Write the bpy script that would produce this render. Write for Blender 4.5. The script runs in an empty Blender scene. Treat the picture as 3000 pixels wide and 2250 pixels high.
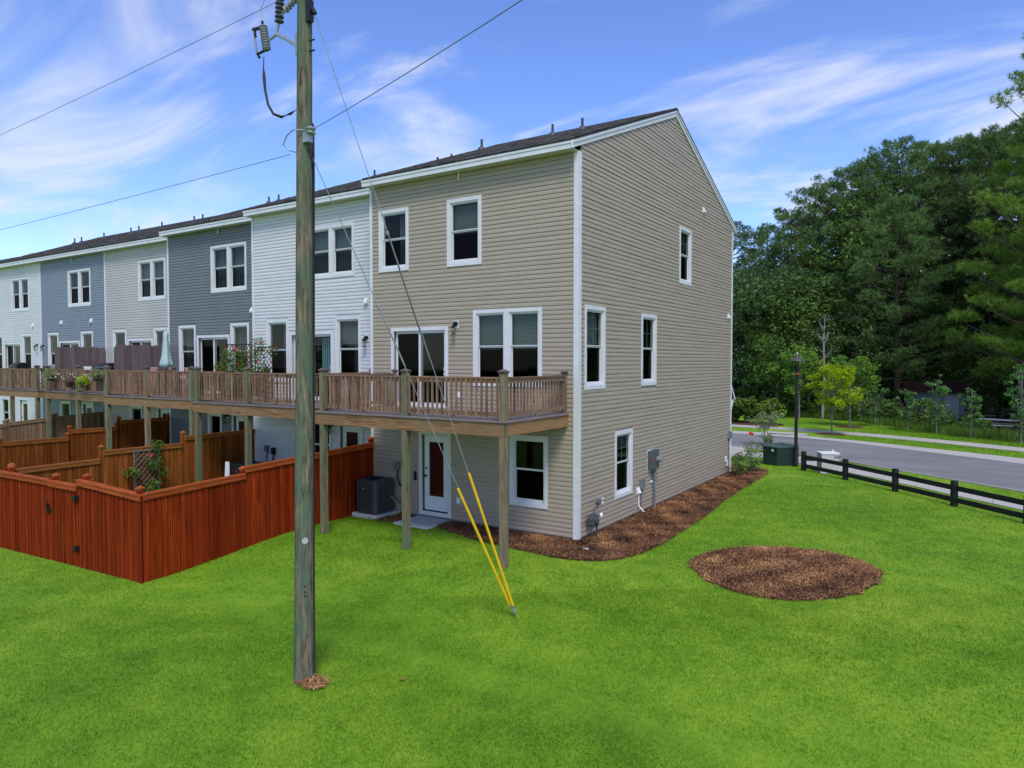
import bpy, math, random
import numpy as np
from mathutils import Vector, Matrix
R = math.radians
rng = np.random.default_rng(7); random.seed(7)
S = bpy.context.scene; COL = S.collection

# ------------------------------------------------------------------ camera, sky, sun, exposure
cam = bpy.data.cameras.new('camera'); cam.lens = 24.825; cam.sensor_width = 36; cam.clip_end = 5000; cam.clip_start = .1
co = bpy.data.objects.new('camera', cam); COL.objects.link(co)
co.location = (7.752, -14.642, 4.2); co.rotation_euler = (R(90-1.854), 0, R(33.22)); S.camera = co
SUN_AZ, SUN_EL = R(140), R(55)        # azimuth clockwise from +Y
w = bpy.data.worlds.new('World'); S.world = w; w.use_nodes = True
nt = w.node_tree; N = nt.nodes; L = nt.links; N.clear()
sky = N.new('ShaderNodeTexSky'); sky.sky_type = 'NISHITA'; sky.sun_disc = False
sky.sun_elevation = SUN_EL; sky.sun_rotation = SUN_AZ; sky.air_density = .9; sky.dust_density = .3; sky.ozone_density = 4.5
tc = N.new('ShaderNodeTexCoord')
def vm(op, a, b=None, s=None):
    n = N.new('ShaderNodeVectorMath'); n.operation = op
    for i, v in enumerate((a, b)):
        if v is None: continue
        if isinstance(v, tuple): n.inputs[i].default_value = v
        else: L.new(v, n.inputs[i])
    return n
sep = N.new('ShaderNodeSeparateXYZ'); L.new(tc.outputs['Generated'], sep.inputs[0])
den = N.new('ShaderNodeMath'); den.operation = 'ADD'; L.new(sep.outputs['Z'], den.inputs[0]); den.inputs[1].default_value = .22
dmx = N.new('ShaderNodeMath'); dmx.operation = 'MAXIMUM'; L.new(den.outputs[0], dmx.inputs[0]); dmx.inputs[1].default_value = .12
dv = vm('DIVIDE', tc.outputs['Generated']); cb = N.new('ShaderNodeCombineXYZ')
for i in range(3): L.new(dmx.outputs[0], cb.inputs[i])
L.new(cb.outputs[0], dv.inputs[1])
mp = N.new('ShaderNodeMapping'); L.new(dv.outputs[0], mp.inputs[0]); mp.inputs['Rotation'].default_value = (0, 0, R(-28)); mp.inputs['Scale'].default_value = (.75, 1.6, .0); mp.inputs['Location'].default_value = (12.1, 3.9, 0)
n1 = N.new('ShaderNodeTexNoise'); L.new(mp.outputs[0], n1.inputs['Vector']); n1.inputs['Scale'].default_value = 1.5; n1.inputs['Detail'].default_value = 6; n1.inputs['Roughness'].default_value = .57; n1.inputs['Distortion'].default_value = .7
n2 = N.new('ShaderNodeTexNoise'); L.new(dv.outputs[0], n2.inputs['Vector']); n2.inputs['Scale'].default_value = .8; n2.inputs['Detail'].default_value = 3
ad = N.new('ShaderNodeMath'); ad.operation = 'MULTIPLY_ADD'; L.new(n2.outputs['Fac'], ad.inputs[0]); ad.inputs[1].default_value = .55; L.new(n1.outputs['Fac'], ad.inputs[2])
cr = N.new('ShaderNodeValToRGB'); L.new(ad.outputs[0], cr.inputs[0]); cr.color_ramp.interpolation = 'EASE'
cr.color_ramp.elements[0].position = .74; cr.color_ramp.elements[0].color = (0, 0, 0, 1); cr.color_ramp.elements[1].position = 1.1; cr.color_ramp.elements[1].color = (.86, .86, .86, 1)
hs = N.new('ShaderNodeHueSaturation'); hs.inputs['Hue'].default_value = .515; hs.inputs['Saturation'].default_value = 1.12; hs.inputs['Value'].default_value = 1.0; L.new(sky.outputs[0], hs.inputs['Color'])
mx = N.new('ShaderNodeMix'); mx.data_type = 'RGBA'; L.new(cr.outputs[0], mx.inputs['Factor']); L.new(hs.outputs[0], mx.inputs['A']); mx.inputs['B'].default_value = (3.3, 3.5, 4.0, 1)
bg = N.new('ShaderNodeBackground'); L.new(mx.outputs['Result'], bg.inputs[0]); bg.inputs[1].default_value = .125
wo = N.new('ShaderNodeOutputWorld'); L.new(bg.outputs[0], wo.inputs[0])
sl = bpy.data.lights.new('sun', 'SUN'); sl.energy = 1.5; sl.angle = R(20); sl.color = (1, .96, .9)
so = bpy.data.objects.new('sun', sl); COL.objects.link(so)
sd = Vector((math.sin(SUN_AZ)*math.cos(SUN_EL), math.cos(SUN_AZ)*math.cos(SUN_EL), math.sin(SUN_EL)))
so.rotation_euler = sd.to_track_quat('Z', 'Y').to_euler(); so.location = (0, 0, 60)
S.view_settings.view_transform = 'Standard'; S.view_settings.look = 'None'; S.view_settings.gamma = 1; S.view_settings.exposure = 1.0
S.view_settings.use_curve_mapping = False

# ------------------------------------------------------------------ materials
def newmat(name):
    m = bpy.data.materials.new(name); m.use_nodes = True; t = m.node_tree; t.nodes.clear()
    o = t.nodes.new('ShaderNodeOutputMaterial'); return m, t, o
def nd(t, typ, **kw):
    n = t.nodes.new(typ)
    for k, v in kw.items():
        if hasattr(n, k): setattr(n, k, v)
        else: n.inputs[k.replace('_', ' ')].default_value = v
    return n
def rgba(c): return (*c, 1) if len(c) == 3 else c
def M(name, c1, c2=None, scale=6, stretch=(1, 1, 1), rough=.6, rnd=0, bump=0, coords='Object', spec=.3, detail=5, metallic=0, patch=None, pscale=.6, lo=.35, hi=.65, pst=(1, 1, 1), plo=.38, phi=.66):
    m, t, o = newmat(name); l = t.links
    p = nd(t, 'ShaderNodeBsdfPrincipled'); l.new(p.outputs[0], o.inputs[0])
    p.inputs['Roughness'].default_value = rough; p.inputs['Specular IOR Level'].default_value = spec; p.inputs['Metallic'].default_value = metallic
    if c2 is None: p.inputs['Base Color'].default_value = rgba(c1); return m
    if coords == 'World':
        tcn = nd(t, 'ShaderNodeNewGeometry'); v = tcn.outputs['Position']
    else:
        tcn = nd(t, 'ShaderNodeTexCoord'); v = tcn.outputs[coords]
    oi = nd(t, 'ShaderNodeObjectInfo')
    if coords == 'Object':
        mu = nd(t, 'ShaderNodeMath', operation='MULTIPLY'); l.new(oi.outputs['Random'], mu.inputs[0]); mu.inputs[1].default_value = 53
        va = nd(t, 'ShaderNodeVectorMath', operation='ADD'); l.new(v, va.inputs[0]); l.new(mu.outputs[0], va.inputs[1]); v = va.outputs[0]
    mpn = nd(t, 'ShaderNodeMapping'); l.new(v, mpn.inputs[0]); mpn.inputs['Scale'].default_value = stretch
    nz = nd(t, 'ShaderNodeTexNoise'); l.new(mpn.outputs[0], nz.inputs['Vector']); nz.inputs['Scale'].default_value = scale; nz.inputs['Detail'].default_value = detail; nz.inputs['Roughness'].default_value = .6
    r = nd(t, 'ShaderNodeValToRGB'); l.new(nz.outputs['Fac'], r.inputs[0])
    r.color_ramp.elements[0].position = lo; r.color_ramp.elements[0].color = rgba(c1); r.color_ramp.elements[1].position = hi; r.color_ramp.elements[1].color = rgba(c2)
    c = r.outputs[0]
    if patch:
        mp2 = nd(t, 'ShaderNodeMapping'); l.new(v, mp2.inputs[0]); mp2.inputs['Scale'].default_value = pst
        n2 = nd(t, 'ShaderNodeTexNoise'); l.new(mp2.outputs[0], n2.inputs['Vector']); n2.inputs['Scale'].default_value = pscale; n2.inputs['Detail'].default_value = 4
        r2 = nd(t, 'ShaderNodeValToRGB'); l.new(n2.outputs['Fac'], r2.inputs[0]); r2.color_ramp.elements[0].position = plo; r2.color_ramp.elements[1].position = phi
        mxn = nd(t, 'ShaderNodeMix', data_type='RGBA'); l.new(r2.outputs[0], mxn.inputs['Factor']); l.new(c, mxn.inputs['A']); mxn.inputs['B'].default_value = rgba(patch); c = mxn.outputs['Result']
    if rnd:
        mr = nd(t, 'ShaderNodeMapRange'); l.new(oi.outputs['Random'], mr.inputs[0]); mr.inputs['To Min'].default_value = 1-rnd; mr.inputs['To Max'].default_value = 1+rnd
        h = nd(t, 'ShaderNodeHueSaturation'); l.new(c, h.inputs['Color']); l.new(mr.outputs[0], h.inputs['Value']); c = h.outputs[0]
    l.new(c, p.inputs['Base Color'])
    if bump:
        b = nd(t, 'ShaderNodeBump'); b.inputs['Strength'].default_value = bump; b.inputs['Distance'].default_value = .02; l.new(nz.outputs['Fac'], b.inputs['Height']); l.new(b.outputs[0], p.inputs['Normal'])
    return m
def wood(name, c1, c2, d, rnd=.15, patch=None, rough=.75, g=16, ps=1.2, spec=.15):
    st = {'x': (1, g, g), 'y': (g, 1, g), 'z': (g, g, 1)}[d]; q = 5
    pst = {'x': (1, q, q), 'y': (q, 1, q), 'z': (q, q, 1)}[d]
    return M(name, c1, c2, scale=2.2, stretch=st, rough=rough, rnd=rnd, bump=.25, patch=patch, pscale=ps, pst=pst, spec=spec)
def leafmat(name, c1, c2, trans=.3, rnd=.15, attr='tint'):
    m, t, o = newmat(name); l = t.links
    a = nd(t, 'ShaderNodeAttribute'); a.attribute_name = attr
    r = nd(t, 'ShaderNodeValToRGB'); l.new(a.outputs['Fac'], r.inputs[0]); r.color_ramp.elements[0].color = rgba(c1); r.color_ramp.elements[1].color = rgba(c2)
    oi = nd(t, 'ShaderNodeObjectInfo'); mr = nd(t, 'ShaderNodeMapRange'); l.new(oi.outputs['Random'], mr.inputs[0]); mr.inputs['To Min'].default_value = 1-rnd; mr.inputs['To Max'].default_value = 1+rnd
    h = nd(t, 'ShaderNodeHueSaturation'); l.new(r.outputs[0], h.inputs['Color']); l.new(mr.outputs[0], h.inputs['Value'])
    d = nd(t, 'ShaderNodeBsdfPrincipled'); d.inputs['Roughness'].default_value = .55; d.inputs['Specular IOR Level'].default_value = .25; l.new(h.outputs[0], d.inputs['Base Color'])
    tr = nd(t, 'ShaderNodeBsdfTranslucent'); l.new(h.outputs[0], tr.inputs['Color'])
    ms = nd(t, 'ShaderNodeMixShader'); ms.inputs[0].default_value = trans; l.new(d.outputs[0], ms.inputs[1]); l.new(tr.outputs[0], ms.inputs[2]); l.new(ms.outputs[0], o.inputs[0])
    return m
def tintmat(name, c1, c2, rough=.9, mid=None):
    m, t, o = newmat(name); l = t.links
    a = nd(t, 'ShaderNodeAttribute'); a.attribute_name = 'tint'
    r = nd(t, 'ShaderNodeValToRGB'); l.new(a.outputs['Fac'], r.inputs[0]); r.color_ramp.elements[0].color = rgba(c1); r.color_ramp.elements[1].color = rgba(c2)
    if mid: e = r.color_ramp.elements.new(.5); e.color = rgba(mid)
    p = nd(t, 'ShaderNodeBsdfPrincipled'); p.inputs['Roughness'].default_value = rough; p.inputs['Specular IOR Level'].default_value = .15; l.new(r.outputs[0], p.inputs['Base Color']); l.new(p.outputs[0], o.inputs[0])
    return m
def glassmat(name, tint=.55, gloss=.6):
    m, t, o = newmat(name); l = t.links
    tr = nd(t, 'ShaderNodeBsdfTransparent'); tr.inputs[0].default_value = (tint*.95, tint, tint*.98, 1)
    gl = nd(t, 'ShaderNodeBsdfGlossy'); gl.inputs['Roughness'].default_value = .02; gl.inputs[0].default_value = (gloss, gloss, gloss, 1)
    fr = nd(t, 'ShaderNodeFresnel'); fr.inputs[0].default_value = 1.5
    ge = nd(t, 'ShaderNodeNewGeometry'); sb = nd(t, 'ShaderNodeMath', operation='SUBTRACT'); sb.inputs[0].default_value = 1; l.new(ge.outputs['Backfacing'], sb.inputs[1]); mu = nd(t, 'ShaderNodeMath', operation='MULTIPLY'); l.new(fr.outputs[0], mu.inputs[0]); l.new(sb.outputs[0], mu.inputs[1])
    ms = nd(t, 'ShaderNodeMixShader'); l.new(mu.outputs[0], ms.inputs[0]); l.new(tr.outputs[0], ms.inputs[1]); l.new(gl.outputs[0], ms.inputs[2]); l.new(ms.outputs[0], o.inputs[0])
    return m
def vinyl(name, c): 
    d = tuple(x*.88 for x in c); return M(name, d, c, scale=.9, rough=.5, spec=.35, rnd=.02, lo=.3, hi=.7)
m_beige = vinyl('vinyl_beige', (.375, .308, .232)); m_white = vinyl('vinyl_white', (.61, .605, .60)); m_gray = vinyl('vinyl_slate_gray', (.152, .164, .17))
m_cream = vinyl('vinyl_cream', (.46, .44, .41)); m_blue = vinyl('vinyl_blue_gray', (.205, .235, .28))
m_trim = M('white_trim', (.58, .58, .58), (.65, .65, .65), scale=3, rough=.45, spec=.4)
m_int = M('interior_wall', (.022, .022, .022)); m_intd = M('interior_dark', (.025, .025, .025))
m_glass = glassmat('window_glass', .8, .5); m_glassd = glassmat('screened_glass', .6, .14)
m_blind = M('blind_slats', (.24, .27, .275), rough=.6); m_grille = M('grille_bar', (.3, .33, .33), rough=.5); m_curt = M('grey_curtain', (.16, .19, .22), (.28, .32, .35), scale=3, stretch=(14, 14, .3), rough=.9); m_curtb = M('teal_curtain', (.2, .42, .5), (.35, .62, .7), scale=3, stretch=(14, 14, .3), rough=.9)
m_found = M('foundation_concrete', (.22, .2, .18), (.32, .3, .27), scale=8, rough=.9, bump=.2)
m_conc = M('concrete', (.38, .345, .3), (.48, .44, .39), scale=9, rough=.9, bump=.1, patch=(.4, .37, .33), pscale=.5, coords='World')
m_conc2 = M('pad_concrete', (.4, .42, .43), (.52, .54, .55), scale=9, rough=.9, bump=.1)
m_asph = M('asphalt', (.135, .131, .126), (.2, .194, .187), scale=45, rough=.9, bump=.2, patch=(.215, .208, .198), pscale=.45, pst=(.5, 1.4, 1), coords='World')
m_shin = tintmat('roof_shingles', (.022, .021, .022), (.15, .14, .13)); m_roof = M('roof_underlay', (.03, .028, .027))
m_pt = wood('green_treated_post', (.075, .055, .032), (.26, .205, .125), 'z', .12, patch=(.13, .165, .09), ps=1.3)
m_ptb = wood('brown_post', (.075, .055, .032), (.27, .2, .125), 'z', .12, patch=(.19, .155, .09), ps=1.0)
m_beamx = wood('beam_wood_x', (.12, .058, .024), (.38, .215, .10), 'x', .12, patch=(.23, .145, .075)); m_beamy = wood('beam_wood_y', (.15, .07, .028), (.42, .23, .10), 'y', .1, patch=(.29, .165, .075))
m_bal = wood('weathered_baluster', (.07, .034, .018), (.31, .185, .11), 'z', .4, patch=(.23, .155, .11), ps=1.5)
m_railx = wood('weathered_rail', (.08, .038, .02), (.3, .17, .095), 'x', .15, patch=(.23, .155, .11))
m_deckx = wood('weathered_decking', (.14, .11, .1), (.27, .23, .215), 'x', .15, patch=(.22, .19, .18))
m_red = wood('red_stained_picket', (.08, .007, .002), (.34, .049, .007), 'z', .32, patch=(.19, .021, .0035), rough=.75, ps=.9, spec=.06)
m_redr = wood('red_stained_rail', (.25, .04, .01), (.42, .1, .025), 'x', .08, rough=.75, spec=.08)
m_redy = wood('red_stained_rail_y', (.25, .04, .01), (.42, .1, .025), 'y', .08, rough=.75, spec=.08)
m_org = wood('orange_stained_picket', (.14, .036, .006), (.35, .12, .024), 'z', .25, patch=(.18, .048, .01), rough=.75, spec=.08)
m_orgy = wood('orange_stained_rail', (.2, .06, .012), (.34, .13, .03), 'y', .08, rough=.6)
m_brn = wood('brown_stained_picket', (.11, .024, .005), (.27, .075, .015), 'z', .25, patch=(.13, .032, .007), rough=.75, spec=.08)
m_brny = wood('brown_stained_rail', (.18, .048, .01), (.31, .1, .024), 'y', .08, rough=.6)
m_pale = wood('pale_bare_picket', (.12, .055, .027), (.28, .165, .09), 'z', .28, patch=(.22, .145, .1)); m_paley = wood('pale_bare_rail', (.17, .10, .055), (.3, .19, .115), 'y', .1)
m_gwood = wood('grey_weathered_picket', (.075, .055, .058), (.18, .145, .145), 'z', .25, patch=(.15, .11, .105))
m_pole = M('pole_wood', (.026, .02, .013), (.27, .22, .145), scale=5.5, stretch=(5, 5, .55), rough=.85, bump=.5, patch=(.08, .13, .08), plo=.37, phi=.66, pscale=2.4, pst=(2.2, 2.2, .55), spec=.1, detail=8, lo=.33, hi=.68)
m_blackw = M('black_painted_wood', (.008, .008, .008), (.016, .016, .016), scale=8, rough=.7)
m_blk = M('black_metal', (.012, .012, .012), rough=.45); m_dkg = M('charcoal_metal', (.045, .05, .055), (.06, .065, .07), scale=4, rough=.5); m_dkg2 = M('dark_louver', (.03, .033, .036), rough=.5)
m_gal = M('galvanised_steel', (.3, .31, .32), (.42, .43, .44), scale=12, rough=.45, metallic=.6); m_grayp = M('grey_plastic', (.13, .145, .15), (.17, .185, .19), scale=4, rough=.6)
m_meter = M('meter_box_grey', (.065, .08, .085), (.09, .105, .11), scale=4, rough=.55); m_gasm = M('gas_meter_grey', (.045, .052, .056), (.07, .078, .084), scale=8, rough=.6)
m_wp = M('white_plastic', (.72, .72, .7), rough=.45); m_yel = M('yellow_guard', (.75, .42, .008), (.82, .5, .012), scale=4, rough=.5); m_redp = M('red_plastic', (.5, .02, .015))
m_green = M('transformer_green', (.012, .028, .02), (.018, .038, .027), scale=3, rough=.5); m_greent = M('transformer_lid_green', (.05, .085, .075), rough=.45)
m_cab = M('cabinet_white', (.4, .4, .365), (.47, .47, .43), scale=2, rough=.55); m_porc = M('insulator_grey', (.19, .2, .21), (.25, .26, .27), scale=6, rough=.35); m_porcd = M('insulator_dark', (.06, .07, .08), rough=.35)
m_cable = M('rubber_cable', (.03, .025, .024), rough=.6); m_doorw = M('door_white', (.68, .7, .7), rough=.4); m_dred = M('dark_red_glass', (.03, .008, .008), rough=.08, spec=.6); m_bronze = M('bronze', (.05, .04, .035), rough=.35, metallic=.7)
m_bulb = M('clear_lamp_glass', (.5, .5, .5), rough=.1); m_canvas = M('sage_canvas', (.3, .42, .41), (.42, .54, .52), scale=3, stretch=(6, 6, .5), rough=.9); m_steel = M('brushed_steel', (.5, .5, .5), rough=.3, metallic=1)
m_pot = M('plant_pot', (.03, .025, .025), rough=.7); m_terra = M('terracotta', (.4, .13, .07), rough=.8); m_chair = M('chair_grey', (.25, .25, .25), rough=.6); m_cush = M('pink_cushion', (.4, .2, .19), (.5, .28, .26), scale=4, rough=.9)
m_lawn = None
m_bark = M('pine_bark', (.045, .032, .024), (.13, .095, .07), scale=4, stretch=(4, 4, 1), rough=.95, bump=.5); m_barkg = M('grey_bark', (.12, .11, .1), (.24, .225, .2), scale=5, stretch=(3, 3, 1), rough=.95)
m_snag = M('bare_grey_wood', (.2, .18, .17), (.34, .31, .29), scale=5, stretch=(3, 3, 1), rough=.95)
m_pine = leafmat('pine_needles', (.03, .085, .022), (.2, .31, .08)); m_pineb = leafmat('bright_pine_needles', (.07, .16, .02), (.29, .43, .05)); m_dec = leafmat('dark_leaves', (.025, .07, .022), (.17, .27, .085)); m_dec2 = leafmat('mid_leaves', (.045, .11, .02), (.2, .31, .06))
m_ylw = leafmat('yellow_green_leaves', (.2, .34, .008), (.5, .6, .012), .45, .05); m_brt = leafmat('bright_leaves', (.1, .24, .03), (.28, .46, .06), .45); m_shrub = leafmat('shrub_leaves', (.035, .1, .02), (.18, .3, .05)); m_shrubt = leafmat('tipped_leaves', (.02, .07, .014), (.26, .38, .04)); m_sap = leafmat('sapling_leaves', (.045, .14, .035), (.2, .37, .1))
m_weed = leafmat('weed_leaves', (.045, .12, .016), (.18, .29, .04)); m_vine = leafmat('vine_leaves', (.03, .1, .012), (.16, .28, .03), .35, 0); m_flower = leafmat('pink_flowers', (.6, .02, .05), (.75, .06, .16), .3, 0); m_crape = leafmat('crape_leaves', (.12, .19, .05), (.38, .42, .2), .35, 0)
m_straw = tintmat('pine_straw_strands', (.05, .022, .013), (.58, .31, .12), mid=(.26, .125, .06)); m_mulch = M('pine_straw_base', (.03, .014, .009), (.17, .078, .04), scale=9, rough=1, bump=.6, coords='World', patch=(.06, .028, .018), pscale=1.0, detail=9)
m_litter = M('leaf_litter', (.02, .017, .01), (.06, .042, .025), scale=3, rough=1, coords='World', detail=8)
# lawn colour: patches of lighter and darker turf
def lawnmat(name, blade):
    m, t, o = newmat(name); l = t.links
    g = nd(t, 'ShaderNodeNewGeometry'); p = nd(t, 'ShaderNodeBsdfPrincipled'); p.inputs['Roughness'].default_value = .75; p.inputs['Specular IOR Level'].default_value = .15
    cols = []
    for sc, det in ((.22, 3), (1.6, 7), (11, 6)):
        z = nd(t, 'ShaderNodeTexNoise'); l.new(g.outputs['Position'], z.inputs['Vector']); z.inputs['Scale'].default_value = sc; z.inputs['Detail'].default_value = det; cols.append(z)
    s1 = nd(t, 'ShaderNodeMath', operation='MULTIPLY_ADD'); l.new(cols[1].outputs['Fac'], s1.inputs[0]); s1.inputs[1].default_value = .8; l.new(cols[0].outputs['Fac'], s1.inputs[2])
    s2 = nd(t, 'ShaderNodeMath', operation='MULTIPLY_ADD'); l.new(cols[2].outputs['Fac'], s2.inputs[0]); s2.inputs[1].default_value = .5; l.new(s1.outputs[0], s2.inputs[2])
    f = s2.outputs[0]
    if blade:
        a = nd(t, 'ShaderNodeAttribute'); a.attribute_name = 'tint'; s3 = nd(t, 'ShaderNodeMath', operation='MULTIPLY_ADD'); l.new(a.outputs['Fac'], s3.inputs[0]); s3.inputs[1].default_value = .5; l.new(s2.outputs[0], s3.inputs[2]); s4 = nd(t, 'ShaderNodeMath', operation='SUBTRACT'); l.new(s3.outputs[0], s4.inputs[0]); s4.inputs[1].default_value = .22; f = s4.outputs[0]
    r = nd(t, 'ShaderNodeValToRGB'); e = r.color_ramp.elements; e.new(.5); l.new(r.outputs[0], p.inputs['Base Color'])
    sc = nd(t, 'ShaderNodeMapRange'); l.new(f, sc.inputs[0]); sc.inputs['From Min'].default_value = .70; sc.inputs['From Max'].default_value = 1.6; l.new(sc.outputs[0], r.inputs[0])
    e[0].color = (.06, .155, .008, 1); e[1].color = (.14, .275, .014, 1); e[2].color = (.27, .375, .03, 1)
    if blade:
        tr = nd(t, 'ShaderNodeBsdfTranslucent'); l.new(r.outputs[0], tr.inputs[0]); ms = nd(t, 'ShaderNodeMixShader'); ms.inputs[0].default_value = .35; l.new(p.outputs[0], ms.inputs[1]); l.new(tr.outputs[0], ms.inputs[2]); l.new(ms.outputs[0], o.inputs[0])
    else: l.new(p.outputs[0], o.inputs[0])
    return m
m_lawn = lawnmat('lawn_turf', False); m_blade = lawnmat('grass_blades', True)

# ------------------------------------------------------------------ builders
ORG = {}
def setp(o, label=None, cat=None, group=None, kind=None):
    if label: o['label'] = label
    if cat: o['category'] = cat
    if group: o['group'] = group
    if kind: o['kind'] = kind
    return o
def thing(name, label, cat, loc=(0, 0, 0), group=None):
    o = bpy.data.objects.new(name, None); o.empty_display_size = .2; COL.objects.link(o); o.location = loc; ORG[o] = Vector(loc)
    return setp(o, label, cat, group)
def link(me, name, mat, parent, loc, rot=(0, 0, 0), scale=(1, 1, 1)):
    o = bpy.data.objects.new(name, me); COL.objects.link(o)
    if mat and not me.materials: me.materials.append(mat)
    elif mat and me.materials[0] != mat: o.material_slots[0].link = 'OBJECT'; o.material_slots[0].material = mat
    loc = Vector(loc); ORG[o] = loc.copy()
    if parent: o.parent = parent; loc = loc-ORG[parent]
    o.location = loc; o.rotation_euler = rot; o.scale = scale
    return o
class MB:
    def __init__(s): s.v = []; s.f = []
    def add(s, vs, fs):
        n = len(s.v); s.v += [tuple(map(float, p)) for p in vs]; s.f += [tuple(i+n for i in f) for f in fs]; return s
    def box(s, x0, x1, y0, y1, z0, z1):
        x0, x1 = sorted((x0, x1)); y0, y1 = sorted((y0, y1)); z0, z1 = sorted((z0, z1))
        return s.add([(x0, y0, z0), (x1, y0, z0), (x1, y1, z0), (x0, y1, z0), (x0, y0, z1), (x1, y0, z1), (x1, y1, z1), (x0, y1, z1)],
                     [(3, 2, 1, 0), (4, 5, 6, 7), (0, 1, 5, 4), (1, 2, 6, 5), (2, 3, 7, 6), (3, 0, 4, 7)])
    def prism(s, base, d):      # polygon (3d points) extruded by vector d
        n = len(base); d = Vector(d); b = [Vector(p) for p in base]
        return s.add(b+[p+d for p in b], [tuple(range(n))[::-1], tuple(range(n, 2*n))]+[(i, (i+1) % n, n+(i+1) % n, n+i) for i in range(n)])
    def tube(s, pts, rad, n=8, cap=True):
        P = [Vector(p) for p in pts]; rad = rad if hasattr(rad, '__len__') else [rad]*len(P); vs = []; fs = []; ref = None
        for i, p in enumerate(P):
            t = (P[min(i+1, len(P)-1)]-P[max(i-1, 0)]).normalized()
            if ref is None: ref = Vector((0, 0, 1)) if abs(t.z) < .9 else Vector((1, 0, 0))
            a = t.cross(ref).normalized(); b = t.cross(a); ref = b*-1 if False else ref
            vs += [p+(a*math.cos(k*2*math.pi/n)+b*math.sin(k*2*math.pi/n))*rad[i] for k in range(n)]
        for i in range(len(P)-1): fs += [(i*n+k, i*n+(k+1) % n, (i+1)*n+(k+1) % n, (i+1)*n+k) for k in range(n)]
        if cap: fs += [tuple(range(n)), tuple(range((len(P)-1)*n, len(P)*n))[::-1]]
        return s.add(vs, fs)
    def lathe(s, prof, c=(0, 0, 0), n=16, axis=(0, 0, 1)):
        q = Vector(axis).to_track_quat('Z', 'Y'); c = Vector(c); vs = []; m = len(prof)
        for r, z in prof: vs += [c+q@Vector((r*math.cos(k*2*math.pi/n), r*math.sin(k*2*math.pi/n), z)) for k in range(n)]
        fs = [(i*n+k, i*n+(k+1) % n, (i+1)*n+(k+1) % n, (i+1)*n+k) for i in range(m-1) for k in range(n)]
        return s.add(vs, fs+[tuple(range(n))[::-1], tuple(range((m-1)*n, m*n))])
    def build(s, name, mat, parent=None, smooth=False, origin=None):
        A = np.array(s.v); c = Vector(origin) if origin is not None else Vector(((A.min(0)+A.max(0))/2).tolist())
        me = bpy.data.meshes.new(name); me.from_pydata((A-np.array(c)).tolist(), [], s.f); me.materials.append(mat)
        if smooth: me.polygons.foreach_set('use_smooth', [True]*len(me.polygons))
        return link(me, name, None, parent, c)
def box(name, mat, parent, *a): return MB().box(*a).build(name, mat, parent)
def fmesh(name, V, F, tint=None, mat=None):
    me = bpy.data.meshes.new(name); n, (m, k) = len(V), F.shape
    me.vertices.add(n); me.vertices.foreach_set('co', np.ascontiguousarray(V, np.float32).ravel())
    me.loops.add(m*k); me.loops.foreach_set('vertex_index', F.astype(np.int32).ravel())
    me.polygons.add(m); me.polygons.foreach_set('loop_start', (np.arange(m)*k).astype(np.int32))
    me.update(calc_edges=True); me.validate()
    if tint is not None: a = me.attributes.new('tint', 'FLOAT', 'FACE'); a.data.foreach_set('value', np.asarray(tint, np.float32))
    if mat: me.materials.append(mat)
    return me
def sstep(t): t = np.clip(t, 0, 1); return t*t*(3-2*t)
def gh(x, y):
    t = sstep((-2.4-np.asarray(y, float))/4.4); u = np.clip((-6.5-np.asarray(x, float))/6.5, 0, 1.2)
    return -.05-.32*t-.22*t*u
def copy_tree(root, loc, rz, sc=1, label=None, zs=None):
    r = root.copy(); COL.objects.link(r); r.location = loc; r.rotation_euler = (0, 0, rz); r.scale = (sc, sc, zs or sc)
    if label: r['label'] = label
    for ch in list(root.children):
        c = ch.copy(); COL.objects.link(c); c.parent = r
        for g2 in list(ch.children):
            d = g2.copy(); COL.objects.link(d); d.parent = c
    return r
def inpoly(px, py, poly):
    c = np.zeros(len(px), bool); n = len(poly)
    for i in range(n):
        (x0, y0), (x1, y1) = poly[i], poly[(i+1) % n]
        if y0 == y1: continue
        k = (y0 > py) != (y1 > py); c ^= k & (px < (x1-x0)*(py-y0)/(y1-y0)+x0)
    return c
def smooth(P, it=3):
    P = [np.array(p, float) for p in P]
    for _ in range(it):
        Q = [P[0]]
        for a, b in zip(P, P[1:]): Q += [a*.75+b*.25, a*.25+b*.75]
        P = Q+[P[-1]]
    return np.array(P)
def resample(P, step=None, n=None):
    d = np.r_[0, np.cumsum(np.hypot(*np.diff(P, axis=0).T))]; n = n or max(2, int(d[-1]/step)+1); t = np.linspace(0, d[-1], n)
    return np.c_[np.interp(t, d, P[:, 0]), np.interp(t, d, P[:, 1])]
# ------------------------------------------------------------------ ground, street, beds
gx = np.r_[-600, -200, -90, np.arange(-50, 51, 1.), 90, 200, 600]; gy = np.r_[-300, -100, -50, np.arange(-30, 71, 1.), 100, 200, 700]
GX, GY = np.meshgrid(gx, gy); GZ = gh(GX, GY); V = np.c_[GX.ravel(), GY.ravel(), GZ.ravel()]
nx = len(gx); ii = (np.arange(len(gy)-1)[:, None]*nx+np.arange(nx-1)[None]).ravel()
me = fmesh('lawn', V, np.c_[ii, ii+1, ii+nx+1, ii+nx], None, m_lawn); me.polygons.foreach_set('use_smooth', [True]*len(me.polygons))
setp(link(me, 'lawn', None, None, (0, 0, 0)), 'bright green mown lawn around the townhouses', kind='structure')
G0 = -.05
def sheet(name, poly, z, mat, label, kind='structure', thick=.02):
    o = MB().prism([(x, y, z-thick) for x, y in poly], (0, 0, thick)).build(name, mat); return setp(o, label, kind=kind)
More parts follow.
